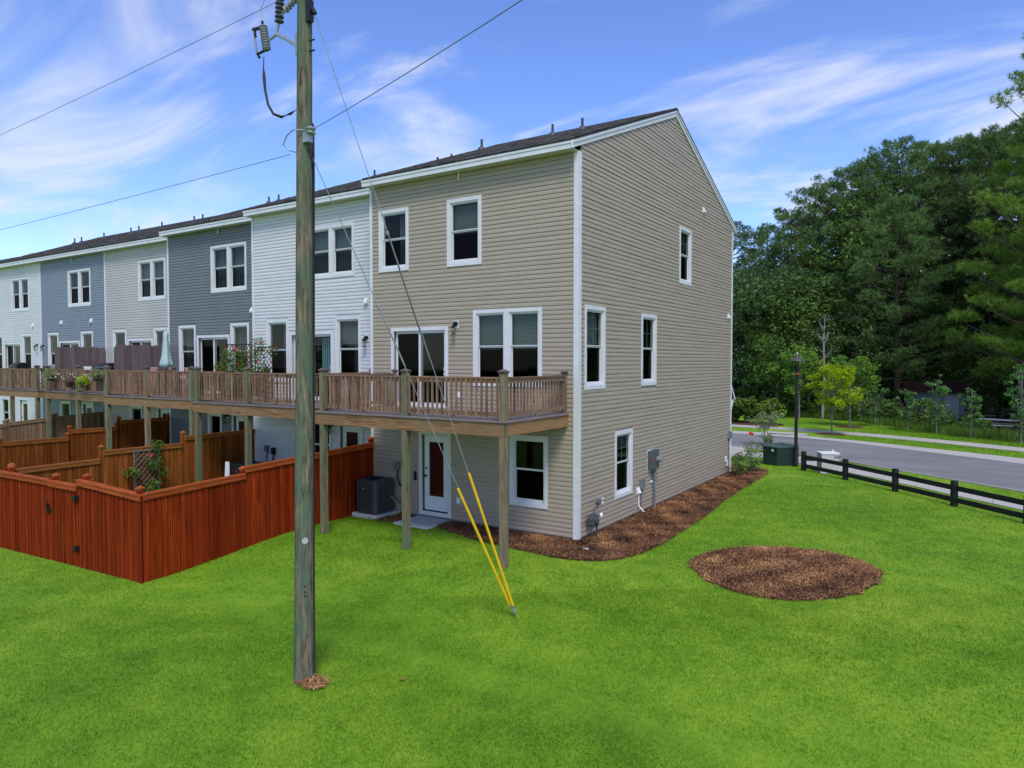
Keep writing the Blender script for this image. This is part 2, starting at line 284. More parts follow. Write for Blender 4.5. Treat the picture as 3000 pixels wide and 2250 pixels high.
nearE = smooth([(-70, 20.9), (-10, 20.9), (-2, 20.8), (1.2, 19.9), (3, 18.5), (5.3, 16.6), (7.4, 15.1), (9.2, 13.7), (14, 9.8), (24, 1.5), (50, -20)])
farE = smooth([(-70, 27.2), (-10, 27.2), (-2, 27.1), (.6, 26.7), (2.7, 25.6), (5.3, 23.9), (9.5, 21.3), (16, 16.8), (30, 6), (56, -14)])
nE = resample(nearE, n=60); fE = resample(farE, n=60)
sheet('road', [tuple(p) for p in nE]+[tuple(p) for p in fE[::-1]], G0+.012, m_asph, 'grey asphalt street curving past the end of the row')
def strips(name, A, B, zA, zB, z0, step, mat, piece, label, gap=.012):
    root = MB(); A = resample(A, step); n = len(A); B = resample(B, n=n)
    t = setp(bpy.data.objects.new(name, None), label, kind='structure'); COL.objects.link(t); ORG[t] = Vector((float(A[n//2][0]), float(A[n//2][1]), 0)); t.location = ORG[t]
    for i in range(n-1):
        u = (A[i+1]-A[i]); u = u/np.linalg.norm(u)*gap
        a0, a1, b0, b1 = A[i]+u, A[i+1]-u, B[i]+u, B[i+1]-u
        if max(abs(a0[0]), abs(a0[1])) > 48: continue
        vs = [(*a0, z0), (*a1, z0), (*b1, z0), (*b0, z0), (*a0, zA), (*a1, zA), (*b1, zB), (*b0, zB)]
        MB().add(vs, [(3, 2, 1, 0), (4, 5, 6, 7), (0, 1, 5, 4), (1, 2, 6, 5), (2, 3, 7, 6), (3, 0, 4, 7)]).build(piece, mat, t)
    return t
gut = smooth([(-70, 28.35), (-10, 28.35), (-3, 28.2), (-.6, 27.6), (2.6, 26.5), (5.2, 25.1), (9.6, 22.9), (17, 17.9), (31, 7.2), (57, -13)])
strips('gutter', farE, gut, G0+.016, G0+.06, G0-.1, 3.0, m_conc, 'gutter_slab', 'pale concrete rolled gutter on the far side of the street')
nearC = smooth([(-70, 20.65), (-10, 20.65), (-2, 20.55), (1.1, 19.65), (2.85, 18.27), (5.15, 16.38), (7.25, 14.88), (9.05, 13.48), (13.85, 9.6), (23.8, 1.3), (49.8, -20.2)])
strips('kerb', nearE, nearC, G0+.016, G0+.05, G0-.1, 3.0, m_conc, 'kerb_slab', 'narrow concrete kerb along the near side of the street')
fswA = smooth([(-70, 31.6), (-12, 31.6), (-5.4, 31.5), (-1.36, 30.7), (2.1, 29.8), (5, 28.6), (9.76, 26), (18, 20.5), (32, 10), (58, -10)])
fswB = smooth([(-70, 33), (-12, 33), (-5.7, 32.85), (-1.7, 32.4), (1.9, 31.5), (4.9, 30.4), (9.84, 27.8), (18.9, 21.9), (33, 11.4), (59, -8.6)])
strips('far_sidewalk', fswA, fswB, G0+.03, G0+.03, G0-.1, 1.5, m_conc, 'sidewalk_slab', 'concrete sidewalk across the street in front of the woods')
swA = smooth([(-1.25, 18.9), (.2, 18.9), (1.6, 18.3), (3.8, 16.6), (5.9, 14.6), (7.4, 13), (9.07, 11.5), (14, 7), (24, -2), (48, -23)])
swB = smooth([(-1.25, 17.3), (0, 17.25), (1.0, 16.9), (4.0, 14.6), (6, 12.85), (7.4, 11.4), (9, 10), (13, 6.2), (23, -3), (47, -24)])
strips('near_sidewalk', swA, swB, G0+.03, G0+.03, G0-.1, 1.5, m_conc, 'sidewalk_slab', 'concrete sidewalk behind the black rail fence')
for k, (xa, xb) in enumerate(((-1.28, -3.4), (-3.42, -5.6))):
    o = setp(box('driveway_slab', m_conc, None, xa, xb, 12.8, 20.64, G0-.1, G0+.034), 'pale concrete driveway slab in front of the end house' if k == 0 else 'concrete driveway slab beside the first one', kind='structure')
# catch basin on the far kerb, tree rings, woodland floor
sheet('storm_drain', [(-2.6, 27.75), (-.3, 27.6), (-.2, 28.6), (-2.5, 28.9)], G0+.085, m_conc, 'concrete storm drain top on the far kerb', thick=.1)
box('drain_opening', m_blk, None, -2.2, -.6, 27.55, 27.62, G0+.03, G0+.08)['kind'] = 'structure'
sheet('woodland_floor', [(-70, 44), (-6, 43), (.7, 40.3), (4.6, 35.6), (7.5, 32.4), (10, 30.6), (20, 24.5), (60, 0), (120, 40), (120, 140), (-120, 140), (-120, 60)], G0+.006, m_litter, 'dark leaf litter under the woods')
bed = smooth([(-3.75, -.02), (-3.8, -.66), (-2.8, -.95), (-1.9, -1.25), (-1.0, -1.32), (-.3, -1.42), (.5, -1.5), (1.1, -1.25), (1.45, -.9), (1.7, -.1), (1.75, 1), (1.72, 2.1), (1.65, 4.4), (1.4, 7.4), (1.33, 10.5), (1.3, 13.3), (.6, 14.2), (-1.0, 14), (-1.2, 12.3), (.0, 12.3), (0, 6), (0, 0), (-.3, -.02), (-3.6, -.02)], 2)
bed2 = [(-6.45, -.02), (-6.4, -.85), (-5.3, -1.0), (-4.95, -.75), (-4.9, -.02)]
circ = smooth([(2.8, -.28), (3.3, -1.1), (4.3, -1.72), (5.1, -1.62), (5.76, -1.05), (6.2, -.1), (6.34, .9), (5.95, 1.75), (5.28, 2.15), (4.2, 2.1), (3.3, 1.4), (2.85, .45), (2.8, -.2)], 2)
def ragged(P, amp):
    P = resample(np.vstack([P, P[:1]]), .06)[:-1]; n = len(P); a = np.convolve(np.r_[rng.normal(0, 1, n), np.zeros(4)], np.ones(4)/4)[:n]; t = np.roll(P, -1, 0)-np.roll(P, 1, 0); t /= np.linalg.norm(t, axis=1)[:, None]+1e-9
    return P+np.c_[-t[:, 1], t[:, 0]]*(a*amp)[:, None]
circ = ragged(circ[:-1], .05)
circ = np.vstack([circ, circ[:1]])
bk = bed.copy(); bedr = ragged(bed[:-1], .03); bedr[:, 0] = np.where((bedr[:, 0] < .02) & (bedr[:, 1] > .0) & (bedr[:, 1] < 12.3), 0, bedr[:, 0])
sheet('mulch_bed', [tuple(p) for p in bedr], G0+.02, m_mulch, 'brown pine straw bed along the foot of the end house')
sheet('mulch_patch', bed2, G0+.02, m_mulch, 'small brown mulch patch beside the patio slab')
def dome(name, poly, top, mat, label):
    c = poly.mean(0); n = len(poly); V = []; K = 9
    for k in range(K):
        f = 1-k/K
        for x, y in poly: V.append((c[0]+(x-c[0])*f, c[1]+(y-c[1])*f, G0+.008+top*(1-f**2.2)*(1+.25*math.sin(x*5+k)*math.cos(y*4)*(k > 0))))
    V.append((*c, G0+top)); F = [(k*n+i, k*n+(i+1) % n, (k+1)*n+(i+1) % n, (k+1)*n+i) for k in range(K-1) for i in range(n)]+[((K-1)*n+i, (K-1)*n+(i+1) % n, K*n) for i in range(n)]
    return setp(MB().add(V, F).build(name, mat, smooth=True), label, kind='structure')
dome('mulch_ring', circ[:-1], .09, m_mulch, 'round brown pine straw ring in the open lawn')
def straw(name, polys, dens, zf, label, lo=0, hi=1):
    V = []; F = []; T = []; 
    P = []
    for poly in polys:
        poly = np.array(poly); a, b = poly.min(0), poly.max(0); n = int((b-a).prod()*dens)
        q = rng.uniform(a, b, (n, 2)); q = q[inpoly(q[:, 0], q[:, 1], poly)]; P.append(q)
    P = np.vstack(P); P = P+rng.normal(0, .035, P.shape); P = P[~((P[:, 0] < .03) & (P[:, 0] > -6.6) & (P[:, 1] > -.03) & (P[:, 1] < 12.4))]; n = len(P); wb = [(rng.uniform(-7, 7), rng.uniform(-7, 7), rng.uniform(0, 6)) for _ in range(9)]; pn = .5+.13*sum(np.sin(P[:, 0]*a+P[:, 1]*b+c+1.3*np.sin(P[:, 1]*1.7+a)) for a, b, c in wb); th = rng.uniform(0, 2*np.pi, n); ln = rng.uniform(.05, .17, n); wd = rng.uniform(.004, .011, n)
    z = zf(P[:, 0], P[:, 1])+rng.uniform(.004, .03, n); tilt = rng.normal(0, .02, n)
    d = np.c_[np.cos(th), np.sin(th)]*ln[:, None]/2; s = np.c_[-np.sin(th), np.cos(th)]*wd[:, None]
    V = np.empty((n, 3, 3)); V[:, 0, :2] = P-d+s; V[:, 1, :2] = P-d-s; V[:, 2, :2] = P+d; V[:, 0, 2] = z-tilt; V[:, 1, 2] = z-tilt+.004; V[:, 2, 2] = z+tilt
    me = fmesh(name, V.reshape(-1, 3), np.arange(3*n).reshape(n, 3), np.clip((rng.beta(1.1, 1.5, n)*.75+.5*(pn-.4))*(hi-lo)+lo, 0, 1), m_straw)
    return setp(link(me, name, None, None, (0, 0, 0)), label, 'pine straw', kind='stuff')
def zc(x, y):
    c = circ[:-1].mean(0); r = np.hypot(x-c[0], y-c[1])/1.85; return G0+.01+.09*np.clip(1-r**2.2, 0, 1)
straw('pine_straw', [bed, bed2], 2600, lambda x, y: np.full(len(x), G0+.022), 'loose brown pine straw strewn over the foundation bed', 0, .9)
straw('pine_straw', [circ], 3200, zc, 'loose orange brown pine straw heaped in the lawn ring', .1, 1.)
# grass blades
HOUSES = [(-6.6, 0, 0, 12.37), (-12.8, -6.6, .69, 12.9), (-18.8, -12.8, 1.27, 13), (-40, -18.8, 1.9, 13)]
block = [bed, circ, np.vstack([nearC, [(60, -30), (60, 80), (-80, 80)]]), np.vstack([swA, swB[::-1]]), [(-6, 12), (-1.2, 12), (-1.2, 21), (-6, 21)], [(-4.95, .1), (-3.7, .1), (-3.72, -1.05), (-4.92, -1.05)], [(-6.5, .1), (-5.45, .1), (-5.45, -.95), (-6.5, -.95)], bed2]
cx, cy = co.location.x, co.location.y; fx, fy = -math.sin(R(33.22)), math.cos(R(33.22))
def grass(n, d0, d1, ln, wd):
    d = np.sqrt(rng.uniform(d0**2, d1**2, n)); a = rng.uniform(-R(44), R(44), n); k = d/np.cos(a)*1.0
    x = cx+k*(fx*np.cos(a)+fy*np.sin(a)); y = cy+k*(fy*np.cos(a)-fx*np.sin(a))
    ok = np.ones(n, bool)
    for h in HOUSES: ok &= ~((x > h[0]-.05) & (x < h[1]+.03) & (y > h[2]-.02) & (y < h[3]))
    for p in block: ok &= ~inpoly(x, y, [tuple(q) for q in p])
    x, y = x[ok], y[ok]; n = len(x); z = gh(x, y); th = rng.uniform(0, 2*np.pi, n); L_ = rng.uniform(.55, 1.25, n)*ln; W_ = rng.uniform(.7, 1.3, n)*wd
    le = rng.uniform(.25, 1.1, n)*L_; ph = rng.uniform(0, 2*np.pi, n)
    V = np.empty((n, 3, 3)); V[:, 0] = np.c_[x-np.cos(th)*W_, y-np.sin(th)*W_, z-.004]; V[:, 1] = np.c_[x+np.cos(th)*W_, y+np.sin(th)*W_, z-.004]
    V[:, 2] = np.c_[x+np.cos(ph)*le, y+np.sin(ph)*le, z+np.sqrt(np.maximum(L_**2-(le*.8)**2, .0004))]
    return V, rng.uniform(0, 1, n)
gs = [grass(300000, 5.0, 13, .042, .0045), grass(260000, 13, 24, .045, .007), grass(90000, 24, 33, .05, .011)]
V = np.vstack([g[0] for g in gs]); n = len(V)
setp(link(fmesh('grass', V.reshape(-1, 3), np.arange(3*n).reshape(n, 3), np.concatenate([g[1] for g in gs]), m_blade), 'grass', None, None, (0, 0, 0)), 'short green grass blades covering the lawn', 'grass', kind='stuff')
# far verge grass: two strips across the street
def verge(n, A, B, ln, wd):
    A = resample(A, n=200); B = resample(B, n=200); i = rng.integers(30, 199, n); f = rng.uniform(0, 1, n)[:, None]; j = rng.uniform(0, 1, n)[:, None]
    a = A[i-1]*(1-j)+A[i]*j; b = B[i-1]*(1-j)+B[i]*j; P = a*(1-f)+b*f; n = len(P); th = rng.uniform(0, 6.28, n); L_ = ln*rng.uniform(.5, 1.2, n); lx = rng.normal(0, .4, (n, 2))*L_[:, None]
    V = np.empty((n, 3, 3)); s = np.c_[np.cos(th), np.sin(th)]*wd
    V[:, 0] = np.c_[P-s, np.full(n, G0)]; V[:, 1] = np.c_[P+s, np.full(n, G0)]; V[:, 2] = np.c_[P+lx, G0+L_]; return V
woodE = smooth([(-70, 44), (-6, 43), (.7, 40.3), (4.6, 35.6), (7.5, 32.4), (10, 30.6), (20, 24.5), (60, 0)])
V = np.vstack([verge(40000, gut[gut[:, 0] > -12], fswA[fswA[:, 0] > -12], .05, .012), verge(60000, fswB[fswB[:, 0] > -12], woodE[woodE[:, 0] > -12], .055, .014)]); n = len(V)
setp(link(fmesh('verge_grass', V.reshape(-1, 3), np.arange(3*n).reshape(n, 3), rng.uniform(0, 1, n), m_blade), 'verge_grass', None, None, (0, 0, 0)), 'mown grass strips either side of the far sidewalk', 'grass', kind='stuff')

# ------------------------------------------------------------------ townhouses
CH = .11; ZE = 9.06; PITCH = .395; OV = .36
PROF = [(.001, .0), (.026, .0), (.027, .045), (.02, .0905), (.0045, .092), (.003, CH+.012), (.001, CH+.012)]
class Fr:
    def __init__(s, ax, p): s.ax, s.p = ax, p
    def pt(s, u, w, z): return (u, s.p-w, z) if s.ax == 'R' else (s.p+w, u, z)
    def box(s, mb, u0, u1, w0, w1, z0, z1):
        a, b = s.pt(u0, w0, z0), s.pt(u1, w1, z1); return mb.box(a[0], b[0], a[1], b[1], a[2], b[2])
def cuts(a, b, z0, z1, ops):
    seg = [(a, b)]
    for o in ops:
        if o['z1']-.02 <= z0+.01 or o['z0']+.02 >= z1-.01: continue
        c, d = o['u0']+.015, o['u1']-.015; ns = []
        for p, q in seg:
            if d <= p or c >= q: ns.append((p, q)); continue
            if c > p: ns.append((p, c))
            if d < q: ns.append((d, q))
        seg = ns
    return seg
def boards(fr, a, b, z0, z1, ops, mat, parent, each=True, lim=None, seam=None, nm='siding_board'):
    k = 0; z = z0; allm = MB()
    while z < z1-.01:
        lo, hi = (a, b) if lim is None else lim(z+.04)
        if hi-lo < .1: break
        top = min(CH+.012, z1-z)
        for p, q in cuts(lo, hi, z, z+CH, ops):
            mb = MB() if each else allm; br = [(p, 0)]
            if seam:        # overlapped panel joints
                s0 = a+((k*1.37) % seam); st = k % 2
                br = [(p, st)]
                while s0 < q:
                    if p+.25 < s0 < q-.25: br += [(s0, st), (s0+.001, 1-st)]; st = 1-st
                    s0 += seam
                br.append((q, st))
            else: br.append((q, 0))
            pr = [(w, min(zz, top)) for w, zz in PROF]; n = len(pr); ns = len(br)
            vs = [fr.pt(u, w+(.006*st if w > .002 else 0), z+zz) for u, st in br for w, zz in pr]
            mb.add(vs, [tuple(range(n)), tuple(range((ns-1)*n, ns*n))[::-1]]+[(j*n+i, (j+1)*n+i, (j+1)*n+(i+1) % n, j*n+(i+1) % n) for j in range(ns-1) for i in range(n)])
            if each: mb.build(nm, mat, parent)
        z += CH; k += 1
    if not each: setp(allm.build('siding', mat, parent), kind='stuff')
def wallpanel(fr, a, b, z0, z1, ops, mat, parent, th=.14):
    ops = [dict(u0=o['u0']+.05, u1=o['u1']-.05, z0=o['z0']+.05 if o['z0'] > .2 else z0, z1=o['z1']-.05) for o in ops]
    zs = sorted({z0, z1}|{o['z0'] for o in ops}|{o['z1'] for o in ops}); mb = MB()
    for p, q in zip(zs, zs[1:]):
        m = (p+q)/2; us = [a]
        for o in sorted(ops, key=lambda o: o['u0']):
            if o['z0'] < m < o['z1']: us += [o['u0'], o['u1']]
        us.append(b)
        for i in range(0, len(us), 2):
            if us[i+1]-us[i] > .001: fr.box(mb, us[i], us[i+1], -th, 0, p, q)
    return mb.build('wall', mat, parent)
def frame(fr, mb, u0, u1, z0, z1, t, w0, w1, bt=None):
    bt = t if bt is None else bt
    fr.box(mb, u0, u0+t, w0, w1, z0, z1); fr.box(mb, u1-t, u1, w0, w1, z0, z1); fr.box(mb, u0+t, u1-t, w0, w1, z1-t, z1)
    if bt: fr.box(mb, u0+t, u1-t, w0, w1, z0, z0+bt)
def window(H, fr, o):
    u0, u1, z0, z1 = o['u0'], o['u1'], o['z0'], o['z1']; n = o.get('n', 1)
    mb = MB(); frame(fr, mb, u0, u1, z0, z1, .095, .002, .042)
    if n == 2: fr.box(mb, (u0+u1)/2-.075, (u0+u1)/2+.075, .002, .04, z0+.095, z1-.095)
    wn = mb.build('window', m_trim, H)
    us = [(u0+.095, u1-.095)] if n == 1 else [(u0+.095, (u0+u1)/2-.075), ((u0+u1)/2+.075, u1-.095)]
    for i, (a, b) in enumerate(us):
        zb, zt = z0+.095, z1-.095; zm = (zb+zt)/2+.02
        m2 = MB(); frame(fr, m2, a, b, zb, zt, .035, -.1, .014); m2.build('frame', m_trim, wn)
        m3 = MB(); frame(fr, m3, a+.035, b-.035, zb+.035, zm+.02, .022, -.075, -.045, .05); fr.box(m3, a+.057, b-.057, -.075, -.04, zm-.015, zm+.02)
        frame(fr, m3, a+.035, b-.035, zm+.02, zt-.035, .02, -.04, -.012)
        if o.get('grid'):
            c = (a+b)/2; m4 = MB(); fr.box(m4, c-.007, c+.007, -.04, -.032, zm+.04, zt-.055); zz = (zm+zt)/2; fr.box(m4, a+.055, b-.055, -.041, -.033, zz-.007, zz+.007); m4.build('grille', m_grille, wn)
        m3.build('sash', m_trim, wn)
        fr.box(p := MB(), a+.055, b-.055, -.065, -.06, zb+.08, zm-.012); p.build('pane', m_glassd, wn)
        fr.box(p := MB(), a+.053, b-.053, -.029, -.025, zm+.04, zt-.055); p.build('pane', m_glass, wn)
        bl = o.get('blind')
        if bl:
            q = MB(); z = zt-.06; end = zt-(zt-zb)*bl
            while z > end: fr.box(q, a+.04, b-.04, -.14, -.136, z-.024, z); z -= .032
            q.build('blinds', m_blind, wn)
        if o.get('curtain'):
            q = MB(); k = 16; cm = m_curtb if o['curtain'] == 'teal' else m_curt; half = (b-a)*(.45 if o['curtain'] == 'side' else 1); st = b-half if o['curtain'] == 'side' else a
            for j in range(k): fr.box(q, st+half*j/k, st+half*(j+1)/k, -.2-.03*(j % 2), -.21-.03*(j % 2), zb+.02, zt-.04)
            q.build('curtain', cm, wn)
    return wn
def slider(H, fr, o):
    u0, u1, z0, z1 = o['u0'], o['u1'], o['z0'], o['z1']; um = (u0+u1)/2
    mb = MB(); frame(fr, mb, u0, u1, z0, z1, .095, .002, .042, .05); d = mb.build('sliding_door', m_trim, H)
    for i, (a, b, wo) in enumerate(((u0+.095, um+.04, -.06), (um-.04, u1-.095, -.01))):
        m2 = MB(); frame(fr, m2, a, b, z0+.05, z1-.095, .07, wo-.04, wo, .11); m2.build('door_panel', m_trim, d)
        fr.box(p := MB(), a+.07, b-.07, wo-.022, wo-.016, z0+.16, z1-.165); p.build('pane', m_glassd if i == 0 else m_glass, d)
    q = MB(); hz = z0+1.0; pts = [fr.pt(u1-.13, w, hz+z) for w, z in ((-.008, -.12), (.04, -.09), (.05, 0), (.04, .09), (-.008, .12))]; q.tube(pts, .012, 6); q.build('door_handle', m_wp, d)
    if o.get('curtain'):
        q = MB()
        for j in range(14): fr.box(q, u1-.75+.045*j, u1-.705+.045*j, -.2-.03*(j % 2), -.21-.03*(j % 2), z0+.1, z1-.2)
        q.build('curtain', m_curtb, d)
    return d
def entry(H, fr, o, pane=None):
    u0, u1, z0, z1 = o['u0'], o['u1'], o['z0'], o['z1']
    mb = MB(); frame(fr, mb, u0, u1, z0, z1, .1, .002, .042, .1); d = mb.build('door', m_trim, H)
    a, b, zb, zt = u0+.1, u1-.1, z0+.1, z1-.1
    m2 = MB(); fr.box(m2, a, b, -.14, -.02, zb-.02, zb+.02); m2.build('threshold', m_bronze, d)
    m3 = MB(); frame(fr, m3, a+.03, b-.03, zb+.025, zt-.02, .16, -.09, -.05, .38); frame(fr, m3, a+.17, b-.17, zb+.38, zt-.16, .03, -.05, -.035); m3.build('door_leaf', m_doorw, d)
    fr.box(p := MB(), a+.2, b-.2, -.075, -.065, zb+.42, zt-.2); p.build('pane', pane or m_dred, d)
    for zz in (zb+.95, zb+1.15): MB().lathe([(.03, 0), (.03, .015), (.015, .02), (.015, .05), (.032, .055), (.03, .085), (.005, .09)] if zz < zb+1 else [(.032, 0), (.03, .02), (.005, .025)], fr.pt(a+.1, -.05, zz), 12, (0, -1, 0) if fr.ax == 'R' else (1, 0, 0)).build('door_knob', m_bronze, d)
    return d
def lamp(H, fr, u, z):
    q = MB(); fr.box(q, u-.075, u+.075, .026, .036, z-.1, z+.1); l_ = q.build('wall_lamp', m_wp, H); nv = (0, -1, 0) if fr.ax == 'R' else (1, 0, 0)
    MB().lathe([(.065, 0), (.065, .05), (.04, .06)], fr.pt(u, .03, z+.02), 14, nv).tube([fr.pt(u, .08, z+.02), fr.pt(u, .15, z+.03), fr.pt(u, .16, z-.02)], .02, 8).lathe([(.055, -.04), (.055, 0), (.02, .02)], fr.pt(u, .16, z-.04), 14).build('lamp_arm', m_blk, l_)
    MB().lathe([(.05, -.2), (.06, -.05), (.03, -.04)], fr.pt(u, .16, z-.04), 12).build('lamp_glass', m_glass, l_)
    MB().lathe([(.012, -.04), (.03, -.09), (.02, -.12), (.003, -.13)], fr.pt(u, .16, z-.04), 10).build('light_bulb', m_bulb, l_); MB().lathe([(.062, -.22), (.062, -.2), (.052, -.2)], fr.pt(u, .16, z-.04), 14).build('lamp_ring', m_blk, l_)
def vent(H, fr, u, z):
    q = MB(); fr.box(q, u-.08, u+.08, .026, .034, z-.1, z+.1); p = [fr.pt(u-.065, w, zz) for w, zz in ((.026, z+.08), (.05, z+.08), (.11, z-.03), (.11, z-.08), (.026, z-.08))]
    d = Vector(fr.pt(u+.065, 0, 0))-Vector(fr.pt(u-.065, 0, 0)); q.prism(p, d); q.build('vent_hood', m_wp, H)
def roof(H, x0, x1, yp, yb, rake=False):
    ym = (yp+yb)/2; ze = ZE+.19; zr = ze+PITCH*(ym-yp+OV); xa, xb = x0+.004, (x1+.09 if rake else x1-.004)
    prof = [(yp-OV, ze-.03), (yp-OV, ze), (ym, zr), (yb+OV, ze), (yb+OV, ze-.03), (ym, zr-.05)]
    rf = MB().prism([(xa, y, z) for y, z in prof], (xb-xa, 0, 0)).build('roof', m_roof, H)
    V = []; F = []; T = []
    ln = math.hypot(ym-yp+OV, zr-ze); n = int(ln/.14)
    for sd_ in (0, 1):
        for i in range(n+1):
            x = xa+.001
            f0, f1 = max(i*.14-.01, 0)/ln, min((i+1)*.14+.02, ln)/ln
            while x < xb-.01:
                wd = min(random.uniform(.16, .36), xb-.001-x); up = random.choice((.008, .014)); ex = random.uniform(0, .012)/ln
                yA, yB = (yp-OV-.012, ym) if sd_ == 0 else (yb+OV+.012, ym); lo = f0-(ex if i else 0)
                pts = [(x, yA+(yB-yA)*lo, ze+(zr-ze)*lo+up+.012), (x+wd-.003, yA+(yB-yA)*lo, ze+(zr-ze)*lo+up+.012), (x+wd-.003, yA+(yB-yA)*f1, ze+(zr-ze)*f1+.006), (x, yA+(yB-yA)*f1, ze+(zr-ze)*f1+.006),
                       (x, yA+(yB-yA)*lo, ze+(zr-ze)*lo), (x+wd-.003, yA+(yB-yA)*lo, ze+(zr-ze)*lo)]
                k = len(V); V += pts; F += [(k, k+1, k+2, k+3), (k+4, k+5, k+1, k)]; t = random.betavariate(1.5, 2); T += [t, t*.6]
                x += wd
    # ridge caps
    x = xa+.001
    while x < xb-.02:
        e = min(x+.2, xb); k = len(V); dz = .14*PITCH
        V += [(x, ym-.14, zr-dz+.03), (e, ym-.14, zr-dz+.022), (e, ym, zr+.026), (x, ym, zr+.034), (e, ym+.14, zr-dz+.022), (x, ym+.14, zr-dz+.03)]; F += [(k, k+1, k+2, k+3), (k+3, k+2, k+4, k+5)]; t = random.random()*.5; T += [t, t]; x = e
    V = np.array(V); c = V.mean(0); s = link(fmesh('shingles', V-c, np.array(F), T, m_shin), 'shingles', None, rf, tuple(c.tolist())); s['kind'] = 'stuff'
    return rf, (lambda y: ze+PITCH*(y-yp+OV))
def pipe(rf, zf, x, y, hgt=.34, r=.04):
    z = zf(y); MB().lathe([(.16, -.04), (.12, .05), (.06, .1), (r, .1), (r, hgt), (r-.008, hgt)], (x, y, z), 10).build('vent_pipe', m_dkg, rf)
def house(label, x0, x1, yp, yb, mat, ops, each, kind_roof=False, end_ops=None, cat='house', group='townhouses in the row', bottom=0.03):
    H = thing('townhouse', label, cat, ((x0+x1)/2, yp, 0), group); fr = Fr('R', yp)
    wallpanel(fr, x0+.003, x1-.003 if end_ops is None else x1-.001, bottom, ZE, ops, mat, H)
    boards(fr, x0+.05, x1-.005 if end_ops is None else x1-.07, bottom, ZE-.004, ops, mat, H, each)
    q = MB().box(x0+.02, x1-.02, yp+.02, yb-.1, -.6, bottom); q.build('foundation', m_found, H)
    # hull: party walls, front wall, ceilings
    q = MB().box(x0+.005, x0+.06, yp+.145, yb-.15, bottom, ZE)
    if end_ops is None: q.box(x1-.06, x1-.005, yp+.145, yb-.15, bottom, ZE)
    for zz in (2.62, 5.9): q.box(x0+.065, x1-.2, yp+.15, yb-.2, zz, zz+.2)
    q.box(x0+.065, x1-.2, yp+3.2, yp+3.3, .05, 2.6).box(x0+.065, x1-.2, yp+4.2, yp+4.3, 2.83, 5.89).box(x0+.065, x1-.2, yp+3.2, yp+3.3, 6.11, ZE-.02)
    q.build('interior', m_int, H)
    box('front_wall', mat, H, x0+.002, x1-.002, yb-.14, yb, bottom, ZE)
    MB().box(x0-.02, x0+.07, yp-.04, yp-.003, 0, ZE-.003).build('corner_trim', m_trim, H)
    ex = .07 if end_ops is not None else 0
    MB().box(x0-.0, x1-.0, yp-.31, yp+.02, ZE-.004, ZE+.012).build('soffit', m_trim, H)
    f = MB().box(x0-.03, x1+ex, yp-.335, yp-.311, ZE-.012, ZE+.1).box(x0-.03, x1+ex, yp-.352, yp-.311, ZE+.1, ZE+.185); f.build('fascia', m_trim, H)
    if end_ops is None: MB().box(x0-.028, x0-.001, yp-.31, yp+.3, ZE-.012, ZE+.18).build('fascia_return', m_trim, H)
    MB().box(x0, x1, yb-.02, yb+.335, ZE-.004, ZE+.18).build('fascia', m_trim, H)
    for o in ops: {'w': window, 's': slider, 'd': entry}[o['k']](H, fr, o)
    rf, zf = roof(H, x0, x1, yp, yb, end_ops is not None)
    return H, fr, rf, zf
def W(u0, u1, z0, z1, **k): return dict(k='w', u0=u0, u1=u1, z0=z0, z1=z1, **k)
def SL(u0, u1, z0=2.92, z1=5.14, **k): return dict(k='s', u0=u0, u1=u1, z0=z0, z1=z1, **k)
def DR(u0, u1, **k): return dict(k='d', u0=u0, u1=u1, z0=.05, z1=2.316, **k)
# beige end house
rops = [W(-6.276, -5.174, 6.678, 8.387, curtain='side'), W(-3.848, -2.739, 6.66, 8.4, blind=.5), SL(-5.835, -3.823, 2.92, 5.118), W(-3.007, -.956, 3.564, 5.507, n=2, blind=.52), DR(-4.84, -3.742), W(-1.888, -.79, .63, 2.387)]
eops = [W(6.64, 7.73, 6.622, 8.403, grid=1), W(.284, 1.403, 3.52, 5.535, grid=1, blind=.5), W(3.68, 4.789, 3.515, 5.525, grid=1), W(1.995, 3.116, .62, 2.379, grid=1)]
H, fr, rf, zf = house('beige vinyl sided end townhouse with a windowed gable wall', -6.6, 0, 0, 12.37, m_beige, rops, True, end_ops=eops)
fe = Fr('E', 0.); ym = 12.37/2; zgab = ZE+.19+PITCH*OV-.1
def lim(z):
    d = max(0, (z-zgab)/PITCH); return (.095+d, 12.28-d) if z > zgab else (.095, 12.28)
wallpanel(fe, .001, 12.36, .03, ZE, eops, m_beige, H)
MB().prism([(-.14, .0, ZE+.001), (-.14, 12.37, ZE+.001), (-.14, ym, zgab+PITCH*ym-.02)], (.14, 0, 0)).build('gable_wall', m_beige, H)
boards(fe, .095, 12.28, .03, zgab+PITCH*ym, eops, m_beige, H, True, lim, seam=3.7, nm='gable_siding_board')
for o in eops: window(H, fe, o); MB().box(-.75, -.7, o['u0']-.25, o['u1']+.25, o['z0']-.3, o['z1']+.3).box(-.69, -.16, o['u1']+.2, o['u1']+.25, o['z0']-.3, o['z1']+.3).box(-.69, -.16, max(.16, o['u0']-.25), max(.2, o['u0']-.2), o['z0']-.3, o['z1']+.3).build('window_blackout', m_intd, H)  # added dark panels behind each gable window, blocking light and the view through
MB().box(-.095, .043, -.044, -.002, 0, ZE-.006).box(.003, .044, -.002, .095, 0, ZE-.006).build('corner_trim', m_trim, H)
MB().box(.003, .042, 12.28, 12.40, 0, ZE-.006).build('corner_trim', m_trim, H)
